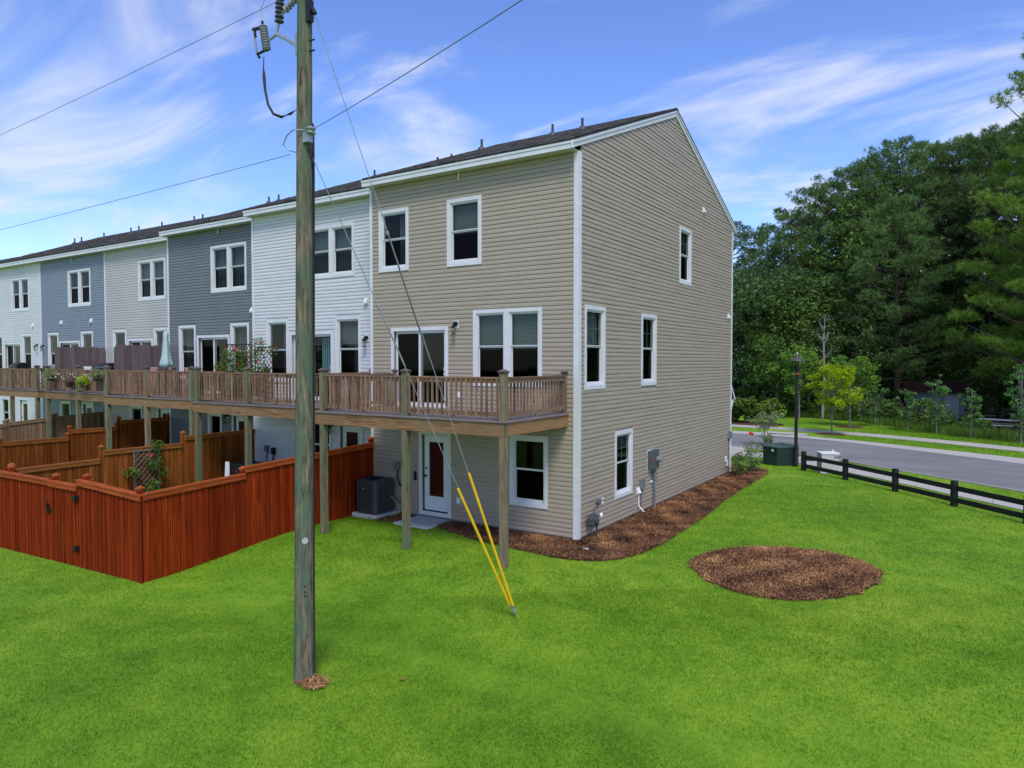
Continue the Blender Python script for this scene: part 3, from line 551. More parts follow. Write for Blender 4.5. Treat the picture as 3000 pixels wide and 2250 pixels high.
for sgn in (0, 1):      # rake boards
    ya, yb_ = (-OV-.004, ym) if sgn == 0 else (12.37+OV+.004, ym); za = ZE+.19-.032; zb_ = za+PITCH*(ym+OV)
    MB().prism([(.006, ya, za-.175), (.006, ya, za), (.006, yb_, zb_), (.006, yb_, zb_-.2)], (.056, 0, 0)).build('rake_board', m_trim, H)
    MB().prism([(.064, ya, za-.07), (.064, ya, za-.001), (.064, yb_, zb_-.001), (.064, yb_, zb_-.075)], (.02, 0, 0)).build('rake_moulding', m_trim, H)
for x, y in ((-6.05, 4.6), (-3.4, 4.7), (-2.2, 4.4)): pipe(rf, zf, x, y)
lamp(H, fr, -3.55, 5.15); lamp(H, fr, -5.2, 2.45); vent(H, fe, 8.89, 9.27); vent(H, fe, 11.88, 5.88)
MB().box(-3.56, -3.44, -.035, -.017, .47, .62).build('outlet_cover', m_wp, H); MB().box(-3.54, -3.42, -.035, -.017, 3.25, 3.4).build('outlet_cover', m_wp, H)
MB().tube([(-3.44, -.05, 9.05), (-3.44, -.06, 8.86)], .02, 6).build('drain_stub', m_wp, H)
# small porch roof at the street side
MB().prism([(-.5, 12.45, 2.75), (-.5, 12.45, 3.3), (-.5, 12.95, 2.75)], (.48, 0, 0)).build('porch_roof', m_roof, H)
MB().prism([(-.018, 12.45, 3.22), (-.018, 12.45, 3.34), (-.018, 13.0, 2.76), (-.018, 12.95, 2.68)], (.03, 0, 0)).build('porch_fascia', m_trim, H)
MB().prism([(-.12, 12.45, 2.1), (-.12, 12.45, 2.2), (-.12, 12.85, 2.74), (-.12, 12.85, 2.64)], (.1, 0, 0)).build('porch_bracket', m_trim, H)
# white house
H2, f2, rf, zf = house('white vinyl sided townhouse between the beige and slate ones', -12.8, -6.62, .69, 12.9, m_white,
    [W(-10.0, -7.95, 6.78, 8.4, n=2, blind=.9), W(-12.09, -10.99, 3.5, 5.57, curtain='side'), SL(-10.93, -8.89, curtain=1), W(-8.8, -7.7, 3.5, 5.57, curtain='side', blind=.4), DR(-8.72, -7.62), W(-10.0, -9.0, .7, 2.35)], True)
for x, y in ((-11.5, 5.2), (-8.5, 5.3), (-8.1, 5.6)): pipe(rf, zf, x, y, .3)
lamp(H2, f2, -7.45, 4.88); lamp(H2, f2, -8.95, 2.2); vent(H2, f2, -7.45, 5.99)
for x, z, m_ in ((-12.1, 1.27, m_grayp), (-11.75, 1.22, m_blk)):
    MB().box(x-.08, x+.08, .58, .672, z-.12, z+.1).tube([(x, .62, z-.1), (x+.02, .6, z-.4), (x+.15, .6, z-.52), (x+.24, .62, z-.4)] if m_ == m_grayp else [(x, .62, z-.1), (x-.02, .6, z-.4), (x-.2, .55, z-.9)], .022, 6).build('service_box', m_, H2)
# slate house
H3, f3, rf, zf = house('slate gray vinyl sided townhouse next to the white one', -18.8, -12.82, 1.27, 13, m_gray,
    [W(-15.99, -13.9, 6.72, 8.44, n=2, curtain=1), W(-18.1, -17.0, 3.5, 5.57, curtain=1), SL(-16.93, -14.92, 2.92, 5.17), W(-14.86, -13.8, 3.5, 5.57, curtain=1), DR(-14.85, -13.8), W(-16.3, -15.45, .6, 2.3)], False)
for x, y in ((-18.1, 5.5), (-17.7, 5.7)): pipe(rf, zf, x, y, .3)
vent(H3, f3, -13.6, 6.0); lamp(H3, f3, -15.1, 2.2)
H4, f4, rf, zf = house('cream vinyl sided townhouse between slate and blue gray ones', -24.8, -18.82, 1.9, 13.4, m_cream,
    [W(-22.07, -20.02, 6.74, 8.45, n=2, blind=.95), W(-24.17, -23.07, 3.5, 5.57), SL(-22.98, -21.02, 2.92, 5.16), W(-20.94, -19.85, 3.5, 5.57), DR(-20.8, -19.7), W(-22.9, -21.9, .6, 2.3)], False)
for x, y in ((-24.4, 6.0), (-24.0, 6.2)): pipe(rf, zf, x, y, .3)
H5, f5, rf, zf = house('blue gray vinyl sided townhouse with two white vent hoods', -30.9, -24.82, 1.9, 13.4, m_blue,
    [W(-28.13, -26.03, 6.74, 8.45, n=2), W(-30.2, -29.15, 3.5, 5.57), SL(-29.07, -27.1, 2.92, 5.16), W(-26.99, -25.9, 3.5, 5.57), DR(-27.0, -25.95), W(-29.1, -28.1, .6, 2.3)], False)
for x, y in ((-30.5, 6.2), (-29.9, 6.3), (-27.2, 6.0)): pipe(rf, zf, x, y, .32)
vent(H5, f5, -28.8, 6.05); vent(H5, f5, -26.0, 6.05); lamp(H5, f5, -30.6, 4.95)
H6, f6, rf, zf = house('white vinyl sided townhouse beyond the blue gray one', -37, -30.92, 1.9, 13.4, m_white,
    [W(-34.1, -32.1, 6.74, 8.45, n=2), W(-36.3, -35.2, 3.5, 5.57), SL(-35.07, -33.1, 2.92, 5.16), W(-32.98, -31.9, 3.5, 5.57), DR(-33.5, -32.4), W(-35.6, -34.6, .6, 2.3)], False)
for x, y in ((-35.8, 6.2), (-33.5, 6.3), (-36.6, 6.2)): pipe(rf, zf, x, y, .32)
vent(H6, f6, -31.72, 6.0); lamp(H6, f6, -31.3, 4.98)
for hx, fr_, x, z in ((H3, f3, -15.5, 9.0), (H4, f4, -21.6, 8.95), (H5, f5, -27.7, 9.0), (H6, f6, -33.5, 9)): MB().tube([(x, fr_.p-.05, z+.05), (x, fr_.p-.06, z-.16)], .02, 6).build('drain_stub', m_wp, hx)
# far building end seen over the roofs
FH = thing('townhouse', 'distant white gabled townhouse showing above the row', 'house', (-66, 20, 0)); 
MB().box(-72, -61, 8, 20, -.2, 10.2).build('wall', m_white, FH); MB().prism([(-72.2, 7.5, 10.2), (-72.2, 20.5, 10.2), (-72.2, 14, 13.45)], (11.6, 0, 0)).build('roof', m_roof, FH)
MB().prism([(-60.59, 7.4, 10.1), (-60.59, 7.4, 10.4), (-60.59, 14, 13.6), (-60.59, 20.6, 10.4), (-60.59, 20.6, 10.1), (-60.59, 14, 13.3)], (.1, 0, 0)).build('rake_board', m_trim, FH)
for k in range(3): MB().box(-60.99, -60.9, 9.5+3.2*k, 11+3.2*k, 6.5, 8.2).build('window', m_trim, FH)
# ------------------------------------------------------------------ decks
bal_me = MB().box(-.019, .019, -.019, .019, -.5, .5); A_ = bal_me
bm = bpy.data.meshes.new('baluster'); bm.from_pydata(A_.v, [], A_.f); bm.materials.append(m_bal)
def capmesh(name, mat, s=.095):
    q = MB().box(-s, s, -s, s, 0, .028).add([(-s*.85, -s*.85, .028), (s*.85, -s*.85, .028), (s*.85, s*.85, .028), (-s*.85, s*.85, .028), (0, 0, .075)], [(0, 1, 4), (1, 2, 4), (2, 3, 4), (3, 0, 4)]).box(-s*.82, s*.82, -s*.82, s*.82, -.03, 0)
    me = bpy.data.meshes.new(name); me.from_pydata(q.v, [], q.f); me.materials.append(mat); return me
m_capw = wood('weathered_cap', (.06, .045, .035), (.19, .155, .13), 'x', .15)
cap_me = capmesh('post_cap', m_capw)
def post(D, x, y, z1, mat=None, r=.07, base=None):
    z0 = (gh(x, y)-.12) if base is None else base
    p = MB().box(x-r, x+r, y-r, y+r, float(z0), z1).build('post', mat or random.choice((m_pt, m_ptb)), D); link(cap_me, 'post_cap', None, p, (x, y, z1)); return p
def railing(D, a, b, zt, fixed, axis, foot=True):
    # horizontal rails with balusters between two posts
    f = lambda u, v, z: (u, v, z) if axis == 'x' else (v, u, z)
    def bx(u0, u1, v0, v1, z0, z1, nm, mt):
        p, q = f(u0, v0, z0), f(u1, v1, z1); return MB().box(p[0], q[0], p[1], q[1], p[2], q[2]).build(nm, mt, D)
    bx(a, b, fixed-.045, fixed+.045, zt-.035, zt, 'top_rail', m_railx); bx(a, b, fixed-.02, fixed+.02, zt-.13, zt-.037, 'upper_rail', m_railx); bx(a, b, fixed-.02, fixed+.02, zt-.82, zt-.73, 'lower_rail', m_railx)
    n = max(2, int(abs(b-a)/.127)); s = abs(b-a)/n
    for i in range(n):
        u = min(a, b)+s*(i+.5); p = f(u, fixed-.04, zt-.435)
        link(bm, 'baluster', None, D, p, (0, 0, 0), (1, 1, random.uniform(.78, .8)))
    if foot:
        m = (a+b)/2; bx(m-.04, m+.04, fixed-.02, fixed+.02, zt-.9, zt-.821, 'rail_foot', m_railx)
def deck(label, x0, x1, yw, yf, posts, zt=2.97, rightrail=True, leftrail=True, mats=None):
    D = thing('deck', label, 'deck', ((x0+x1)/2, yf, float(gh((x0+x1)/2, yf))), 'raised timber decks along the row')
    yb = yw-.036
    n = int((yb-yf+.03)/.143); 
    for i in range(n+1):
        y0 = yf-.03+i*.143; y1 = min(y0+.137, yb)
        if y1-y0 > .03: box('decking_board', m_deckx, D, x0-.03, x1+.03, y0, y1, zt-.034, zt)
    box('beam', m_beamx, D, x0, x1, yf, yf+.045, zt-.32, zt-.036); box('inner_beam', m_beamx, D, x0+.046, x1-.046, yf+.05, yf+.09, zt-.32, zt-.037)
    box('rim_joist', m_beamy, D, x1-.042, x1-.001, yf+.047, yb, zt-.31, zt-.036); box('rim_joist', m_beamy, D, x0+.001, x0+.042, yf+.047, yb, zt-.31, zt-.036)
    x = x0+.4
    while x < x1-.2: box('joist', m_beamy, D, x-.02, x+.02, yf+.092, yb, zt-.27, zt-.038); x += .41
    zr = zt+.9; py = yf+.09+.045
    for i, x in enumerate(posts): post(D, x, py-.06, zr+.1, mats[i] if mats else None)
    for a, b in zip(posts, posts[1:]): railing(D, a+.075, b-.075, zr, py-.05, 'x')
    for flag, x in ((rightrail, posts[-1]), (leftrail, posts[0])):
        if flag:
            p = MB().box(x-.045, x+.045, yb-.1, yb-.01, zt, zr+.06).build('wall_post', m_bal, D); link(cap_me, 'post_cap', None, p, (x, yb-.055, zr+.06), (0, 0, 0), (.75, .75, .8))
            railing(D, py+.08, yb-.105, zr, x, 'y')
    return D
deck('raised timber deck on the beige end house', -5.95, -.24, 0, -2.72, [-5.66, -2.97, -.31], mats=[m_pt, m_pt, m_ptb])
deck('raised timber deck on the white house beside the utility pole', -12.15, -6.95, .69, -2.0, [-12.0, -9.6, -7.2], mats=[m_pt, m_pt, m_pt])
deck('raised timber deck on the slate house holding a closed umbrella', -18.55, -13.1, 1.27, -1.4, [-18.4, -15.85, -13.25], mats=[m_pt, m_ptb, m_pt])
deck('raised timber deck on the cream house with hanging flower pots', -24.6, -19.6, 1.9, -.75, [-24.45, -21.95, -19.75], mats=[m_pt, m_pt, m_pt])
deck('raised timber deck on the blue gray house', -30.7, -25.3, 1.9, -.7, [-30.5, -27.9, -25.5], mats=[m_ptb, m_pt, m_pt])
# privacy screens of dog-eared pickets between the decks
pk = MB().add([(-.008, -.07, 0), (.008, -.07, 0), (.008, .07, 0), (-.008, .07, 0), (-.008, -.07, .97), (.008, -.07, .97), (.008, .07, .97), (-.008, .07, .97), (-.008, -.045, 1), (.008, -.045, 1), (.008, .045, 1), (-.008, .045, 1)],
    [(3, 2, 1, 0), (0, 1, 5, 4), (1, 2, 6, 5), (2, 3, 7, 6), (3, 0, 4, 7), (4, 5, 9, 8), (7, 11, 10, 6), (8, 9, 10, 11), (5, 6, 10, 9), (4, 8, 11, 7)])
pkm = bpy.data.meshes.new('dog_eared_picket'); pkm.from_pydata(pk.v, [], pk.f); pkm.materials.append(m_gwood)
def screen(label, x, ya, yb, z0, z1):
    T = thing('privacy_screen', label, 'screen', (x, (ya+yb)/2, z0), 'grey picket screens between decks'); n = int((yb-ya)/.145)
    for i in range(n): link(pkm, 'picket', None, T, (x, ya+.0725+i*.145, z0), (0, 0, 0), (1, 1, (z1-z0)*random.uniform(.985, 1.01)))
    for z in (z0+.35, z1-.25): MB().box(x-.05, x-.009, ya, yb, z-.045, z+.045).build('rail', m_gwood, T)
    for y in (ya+.05, yb-.06): MB().box(x-.14, x-.051, y-.045, y+.045, z0, z1-.1).build('post', m_gwood, T)
screen('grey picket screen at the side of the cream deck', -24.75, -.2, 1.85, 2.98, 4.83)
screen('grey picket screen at the side of the slate deck', -18.75, -.85, 1.2, 2.98, 4.82)

# ------------------------------------------------------------------ privacy fences
def unit(name, sx, sy, mat):
    q = MB().box(-sx/2, sx/2, -sy/2, sy/2, 0, 1); me = bpy.data.meshes.new(name); me.from_pydata(q.v, [], q.f); me.materials.append(mat); return me
def capm(mat): return capmesh('post_cap', mat, .072)
def fence_y(T, x, ya, yb, za, zb, ga, gb, pm, rail, capme, side=1, pw=.139, rails=False, posts=(0, 1), pmat=None):
    # pickets along y at plane x, facing +x when side=1
    n = max(1, round((yb-ya)/pw)); s = (yb-ya)/n
    for i in range(n):
        t = (i+.5)/n; zt = za+(zb-za)*t-.02; zg = ga+(gb-ga)*t
        link(pm, 'picket', None, T, (x+side*random.uniform(-.003, .003), ya+s*(i+.5), zg-.02), (0, 0, random.uniform(-.012, .012)), (1, s/pw*random.uniform(.87, .9), zt-zg))
        if i: link(pm, 'back_picket', None, T, (x-side*.021, ya+s*i, zg), (0, 0, 0), (1, .45, zt-zg-.02))
    ang = math.atan2(zb-za, yb-ya)
    for nm, w0, w1, d0, d1 in (('top_rail', .012, .045, -.115, -.02), ('cap_rail', -.06, .055, -.02, .02)):
        MB().add([(x+side*w, y, z+d) for y, z in ((ya, za), (yb, zb)) for w, d in ((w0, d0), (w1, d0), (w1, d1), (w0, d1))], [(0, 1, 2, 3), (7, 6, 5, 4), (0, 4, 5, 1), (1, 5, 6, 2), (2, 6, 7, 3), (3, 7, 4, 0)]).build(nm, rail, T)
    if rails:
        for f in (.1, ): MB().add([(x+side*w, y, g+d) for y, g in ((ya, ga), (yb, gb)) for w, d in ((.012, .2), (.04, .2), (.04, .29), (.012, .29))], [(0, 1, 2, 3), (7, 6, 5, 4), (0, 4, 5, 1), (1, 5, 6, 2), (2, 6, 7, 3), (3, 7, 4, 0)]).build('bottom_rail', rail, T)
    for k in posts:
        y, zt, zg = ((ya, max(za, za), ga), (yb, zb, gb))[k]; px = x-side*.075
        p = MB().box(px-.055, px+.055, y-.055, y+.055, zg-.1, zt+.11).build('post', pmat or pm.materials[0], T); link(capme, 'post_cap', None, p, (px, y, zt+.11))
redp = unit('picket', .018, .139, m_red); redcap = capm(m_redr)
g_ = lambda x, y: float(gh(x, y))
T = thing('privacy_fence', 'red stained board fence side running from the lawn to the house', 'fence', (-6.5, -4, -.3), 'timber fences between the back yards')
fence_y(T, -6.5, -6.74, -4.3, 1.46, 1.56, g_(-6.5, -6.7), g_(-6.5, -4.3), redp, m_redy, redcap, posts=(0, 1)); fence_y(T, -6.5, -4.3, -.1, 1.71, 1.88, g_(-6.5, -4.2), -.05, redp, m_redy, redcap, posts=(1,))
# front run with gate, pickets facing the lawn (-y)
redq = unit('picket', .092, .018, m_red); redq2 = unit('picket', .13, .018, m_red)
T = thing('privacy_fence', 'red stained fence front of narrow boards facing the lawn', 'fence', (-9.5, -6.76, -.5), 'timber fences between the back yards')
def fence_x(T, y, xa, xb, za, zb, ga, gb, pm, rail, step=.086, wp=.092):
    n = round((xb-xa)/step); s = (xb-xa)/n
    for i in range(n):
        t = (i+.5)/n; zt = za+(zb-za)*t-.02; zg = ga+(gb-ga)*t
        link(pm, 'picket', None, T, (xa+s*(i+.5), y-.009-.017*(i % 2), zg-.02), (0, 0, 0), (.8 if i % 2 else 1, 1, zt-zg))
    for nm, w0, w1, d0, d1 in (('top_rail', .037, .072, -.11, -.02), ('cap_rail', -.06, .085, -.02, .02)):
        MB().add([(x, y-w, z+d) for x, z in ((xa, za), (xb, zb)) for w, d in ((w0, d0), (w1, d0), (w1, d1), (w0, d1))], [(3, 2, 1, 0), (4, 5, 6, 7), (1, 5, 4, 0), (2, 6, 5, 1), (3, 7, 6, 2), (0, 4, 7, 3)]).build(nm, rail, T)
def fpost(T, x, y, zt):
    p = MB().box(x-.055, x+.055, y-.055, y+.055, g_(x, y)-.1, zt).build('post', m_red, T); link(redcap, 'post_cap', None, p, (x, y, zt))
FY = -6.76
fence_x(T, FY, -9.05, -6.47, 1.53, 1.45, g_(-9.05, -6.9), g_(-6.5, -6.9), redq, m_redr); fence_x(T, FY, -14.6, -10.42, 1.36, 1.4, g_(-14.6, -6.9), g_(-10.4, -6.9), redq, m_redr)
for x, z in ((-8.85, 1.62), (-10.3, 1.5), (-12.65, 1.5)): fpost(T, x, FY+.08, z)
T = thing('fence_gate', 'red stained board gate with black hinges and latch', 'gate', (-9.7, FY, g_(-9.7, FY)))
fence_x(T, FY, -10.39, -9.09, 1.385, 1.385, g_(-10.3, -6.9)+.04, g_(-9.1, -6.9)+.04, redq, m_redr)
for z in (1.12, -.02): MB().box(-9.16, -9.02, FY-.075, FY-.03, z-.05, z+.05).box(-9.3, -9.15, FY-.07, FY-.05, z-.025, z+.025).box(-9.1, -9.07, FY-.1, FY-.03, z-.07, z+.07).build('hinge', m_blk, T)
MB().box(-10.48, -10.3, FY-.075, FY-.05, .7, .77).box(-10.43, -10.38, FY-.09, FY-.05, .62, .86).tube([(-10.36, FY-.08, .76), (-10.35, FY-.12, .86), (-10.36, FY-.08, .98)], .012, 6).build('latch', m_blk, T)
orgp = unit('picket', .018, .139, m_org); orgcap = capm(m_orgy)
T = thing('privacy_fence', 'orange stained stepped fence with a flowering trellis against it', 'fence', (-12.7, -3, -.3), 'timber fences between the back yards')
for ya, yb, za, zb in ((-6.62, -4.5, 1.43, 1.45), (-4.4, -2.05, 1.67, 1.655), (-1.95, .6, 1.86, 1.87)): fence_y(T, -12.7, ya, yb, za, zb, g_(-12.7, ya), g_(-12.7, yb), orgp, m_orgy, orgcap, posts=(0,))
brnp = unit('picket', .018, .139, m_brn); brncap = capm(m_brny)
T = thing('privacy_fence', 'brown stained stepped fence between slate and cream yards', 'fence', (-18.8, -3, -.3), 'timber fences between the back yards')
for ya, yb, za, zb in ((-4.55, -2.5, 1.54, 1.52), (-2.42, -.8, 1.77, 1.75), (-.72, 1.22, 1.98, 1.98)): fence_y(T, -18.8, ya, yb, za, zb, g_(-18.8, ya), g_(-18.8, yb), brnp, m_brny, brncap, rails=True, posts=(0, 1))
fence_y(T, -18.8, -6.8, -4.65, 1.36, 1.38, g_(-18.8, -6.8), g_(-18.8, -4.7), brnp, m_brny, brncap, rails=True, posts=(0,))
palp = unit('picket', .018, .139, m_pale); palcap = capm(m_paley)
T = thing('privacy_fence', 'pale bare board fence beyond the brown stained one', 'fence', (-24.8, -2, -.3), 'timber fences between the back yards')
for ya, yb, za, zb in ((-5.0, -2.1, 1.5, 1.67), (-2.0, -.35, 1.71, 1.82), (-.2, 1.84, 1.83, 1.94)): fence_y(T, -24.8, ya, yb, za, zb, g_(-24.8, ya), g_(-24.8, yb), palp, m_paley, palcap, rails=True, posts=(0, 1))

# ------------------------------------------------------------------ utility pole and its lines
bx_, by_ = -.2, -7.94; bz = g_(bx_, by_); lean = Vector((-.02, .035, 1))
ax = lambda z: Vector((bx_, by_, 0))+Vector((lean.x, lean.y, 0))*((z-bz)/1.0)*.75+Vector((0, 0, z))
T = thing('utility_pole', 'weathered green brown timber utility pole in the lawn', 'utility pole', (bx_, by_, bz))
q = MB(); zs = np.linspace(bz-.3, 11.5, 26); q.tube([ax(z)+Vector((random.uniform(-.003, .003), random.uniform(-.003, .003), 0)) for z in zs], [(.137-.0034*(z-bz))+random.uniform(-.0015, .0015) for z in zs], 20); pole = q.build('pole', m_pole, T, smooth=True)
cdir = Vector((7.75+.2, -14.64+7.94, 0)).normalized()
def onpole(z, ang):      # point on the pole's surface, ang from camera direction
    r = .137-.0034*(z-bz); a = math.atan2(cdir.y, cdir.x)+ang; return ax(z)+Vector((math.cos(a), math.sin(a), 0))*r, Vector((math.cos(a), math.sin(a), 0))
p, nv = onpole(1.66, .12); MB().lathe([(.046, .0), (.046, .006), (.04, .007)], p, 18, nv).build('number_tag', M('tag_grey', (.33, .35, .33), (.42, .44, .42), scale=40, rough=.6), T)
MB().box(-.02, .02, -.02, .02, -.02, .02)
for k, z in enumerate((1.02, .94, .88)):
    p, nv = onpole(z, .1); MB().lathe([(.014, 0), (.014, .004), (.006, .006)], p, 6, nv).build('brand_mark', m_blk, T)
P = lambda dx, z, dy=0: ax(z)+Vector((dx, dy, 0))
MB().box(*(lambda c: (c.x-.16, c.x-.1, c.y-.04, c.y+.04, 8.6, 8.9))(ax(8.75))).build('bracket_plate', m_gal, T)
arm = MB().tube([P(-.12, 8.72), P(-.4, 8.9), P(-.62, 9.03)], [.03, .026, .03], 8).tube([P(-.6, 9.02), P(-.76, 8.98)], .02, 6).tube([P(-.62, 9.02), P(-.56, 9.16)], .022, 6).build('bracket_arm', m_gal, T)
def ribbed(a, b, r0, r1, n):
    pts = []; rad = []; a, b = Vector(a), Vector(b)
    for i in range(n):
        for f, r in ((.0, r0), (.25, r1), (.5, r1), (.75, r0)): pts.append(a.lerp(b, (i+f)/n)); rad.append(r)
    pts.append(b); rad.append(r0); return MB().tube(pts, rad, 14)
ribbed(P(-.55, 9.17), P(-.53, 9.75), .035, .066, 9).build('post_insulator', m_porcd, T, smooth=False)
ribbed(P(-.42, 9.32), P(-.08, 9.48), .03, .055, 6).build('strain_insulator', m_porc, T)
MB().tube([P(-.52, 9.26), P(-.42, 9.32)], .018, 6).build('insulator_clevis', m_gal, T)
# fused cutout, hung on the arm's fork
cut = MB().tube([P(-.78, 8.985), P(-.83, 9.0)], .018, 6).build('cutout_bracket', m_gal, T)
ribbed(P(-.92, 9.22), P(-.83, 8.84), .038, .062, 9).build('cutout_insulator', m_porc, T)
MB().tube([P(-1.12, 9.15), P(-1.06, 8.84)], .016, 8).build('fuse_tube', m_porc, T)
MB().tube([P(-.92, 9.2), P(-1.16, 9.23)], [.03, .024], 6).tube([P(-1.12, 9.22), P(-1.1, 9.1)], .022, 6).build('cutout_contact', m_bronze, T); MB().tube([P(-.83, 8.85), P(-1.06, 8.83), P(-1.0, 8.77)], .02, 6).build('cutout_hinge', m_bronze, T); MB().tube([P(-.93, 9.22), P(-.94, 9.3)], .02, 6).build('cutout_clamp', m_bronze, T)
MB().tube([P(-.9, 8.76), P(-.91, 8.6), P(-.895, 8.45), P(-.87, 8.25), P(-.8, 8.02), P(-.68, 7.86), P(-.5, 7.78), P(-.3, 7.79), P(-.1, 7.84), P(.02, 7.6, .14), P(.02, 6.8, .15), P(.02, 1, .16), P(.02, bz, .17)], [.006, .008, .024, .018, .018, .019, .02, .02, .02, .02, .02, .02, .02], 8).build('riser_cable', m_cable, T, smooth=True)
MB().tube([P(-.95, 9.3), P(-.97, 9.5), P(-.8, 9.7), P(-.5, 9.8)], .006, 6).build('jumper_wire', m_gal, T)
MB().box(*(lambda c: (c.x+.08, c.x+.2, c.y-.1, c.y-.02, 7.28, 7.42))(ax(7.3))).lathe([(.05, 0), (.075, .02), (.05, .05), (.075, .08), (.05, .11)], P(.2, 7.38, -.06), 12).build('spool_insulator', m_gal, T)
MB().tube([P(.19, 7.44, -.07), P(-.02, 7.46, -.18), P(-.25, 7.44, -.1), P(-.4, 7.34, -.05), P(-.32, 7.26, 0), P(-.15, 7.2, 0)], .009, 6).build('neutral_jumper', m_gal, T)
MB().box(*(lambda c: (c.x+.08, c.x+.17, c.y-.06, c.y+.02, 9.0, 9.3))(ax(9.2))).tube([P(.16, 9.2), P(.22, 9.1)], .03, 6).build('guy_hook', m_bronze, T)
for z in (8.75, 8.6): MB().tube([P(.08, z), P(.21, z-.01)], .012, 6).build('bolt', m_bronze, T)
MB().tube([P(.12, 7.2, -.02), P(.16, 7.08)], .025, 6).build('guy_hook', m_bronze, T)
m_wire = M('aluminium_strand', (.16, .17, .17), rough=.5)
def wire(name, pts, r, mat, label, cat, n=24):
    pts = [Vector(p) for p in pts]; t = np.linspace(0, 1, n)
    if len(pts) == 3:   # parabola through three points (middle at its chord fraction)
        f = (pts[1]-pts[0]).length/((pts[1]-pts[0]).length+(pts[2]-pts[1]).length); a, b, c = pts; q = []
        for s in t: q.append(a*((s-f)*(s-1)/f)+b*(s*(s-1)/(f*(f-1)))+c*(s*(s-f)/(1-f)))
    else: q = [pts[0].lerp(pts[1], s) for s in t]
    return setp(MB().tube(q, r, 6).build(name, mat, None), label, cat)
wire('power_line', [P(-.3, 7.2, 0), (-10.05, -7.8, 7.06), (-42, -7.6, 7.6)], .0048, m_wire, 'lower overhead wire leaving the pole over the red fence', 'wire')
wire('power_line', [P(-.55, 9.5, 0), (-10, -7.8, 9.08), (-42, -7.6, 9.6)], .0045, m_wire, 'upper overhead wire leading away past the fuse cutout', 'wire')
wire('power_line', [P(.2, 7.44, -.06), (4.83, -10, 6.97), (34, -23.3, 7.6)], .0048, m_wire, 'overhead wire leaving the pole above the beige roof', 'wire')
# guy wires with yellow guards, one anchor
anc = Vector((1.22, -4.55, g_(1.22, -4.55)))
T = thing('guy_anchor', 'galvanised eye anchor rod where both guy wires meet the lawn', 'anchor', tuple(anc))
MB().tube([anc+Vector((.02, .05, -.15)), anc+Vector((-.01, -.02, .12))], .016, 8).build('anchor_rod', m_gal, T); MB().tube([anc+Vector((-.01, -.02, .1)), anc+Vector((-.04, -.07, .2))], [.035, .025], 8).build('anchor_eye', m_gal, T)
a0 = anc+Vector((-.03, -.05, .15))
for lab, top, mid, g_len in (('long guy wire with yellow guard running to the pole top', P(.2, 9.12), (.28, .42), 2.58), ('short guy wire with yellow guard running to mid pole', P(.15, 7.12), (.36, .52), 2.42)):
    d = (top-a0); u = d.normalized(); side = Vector((.03 if top.z > 8 else -.03, 0, 0))
    T = thing('guy_wire', lab, 'guy wire', tuple(a0+side))
    MB().tube([a0+side, top], .0065, 6).build('strand', m_gal, T)
    MB().tube([a0+side+u*.08, a0+side+u*g_len], .023, 10).build('yellow_guard', m_yel, T)
    s0, s1 = (top.lerp(a0, .33), top.lerp(a0, .53)) if top.z > 8 else (top.lerp(a0, .30), top.lerp(a0, .42))
    MB().tube([s0, s1], .013 if top.z > 8 else .011, 8).build('strain_rod', m_porcd if top.z > 8 else m_gal, T)
    MB().tube([s0+u*.08, s0+u*.02], .022, 8).build('strain_eye', m_gal, T)
# straw by the pole's foot
pc = np.array([bx_+.2, by_-.02]); straw('pine_straw', [[(pc[0]+.2*math.cos(a)*1.1, pc[1]+.16*math.sin(a)) for a in np.linspace(0, 6.28, 14)[:-1]]], 3500, lambda x, y: gh(x, y)+.04, 'orange straw tuft at the foot of the utility pole', .4, 1)

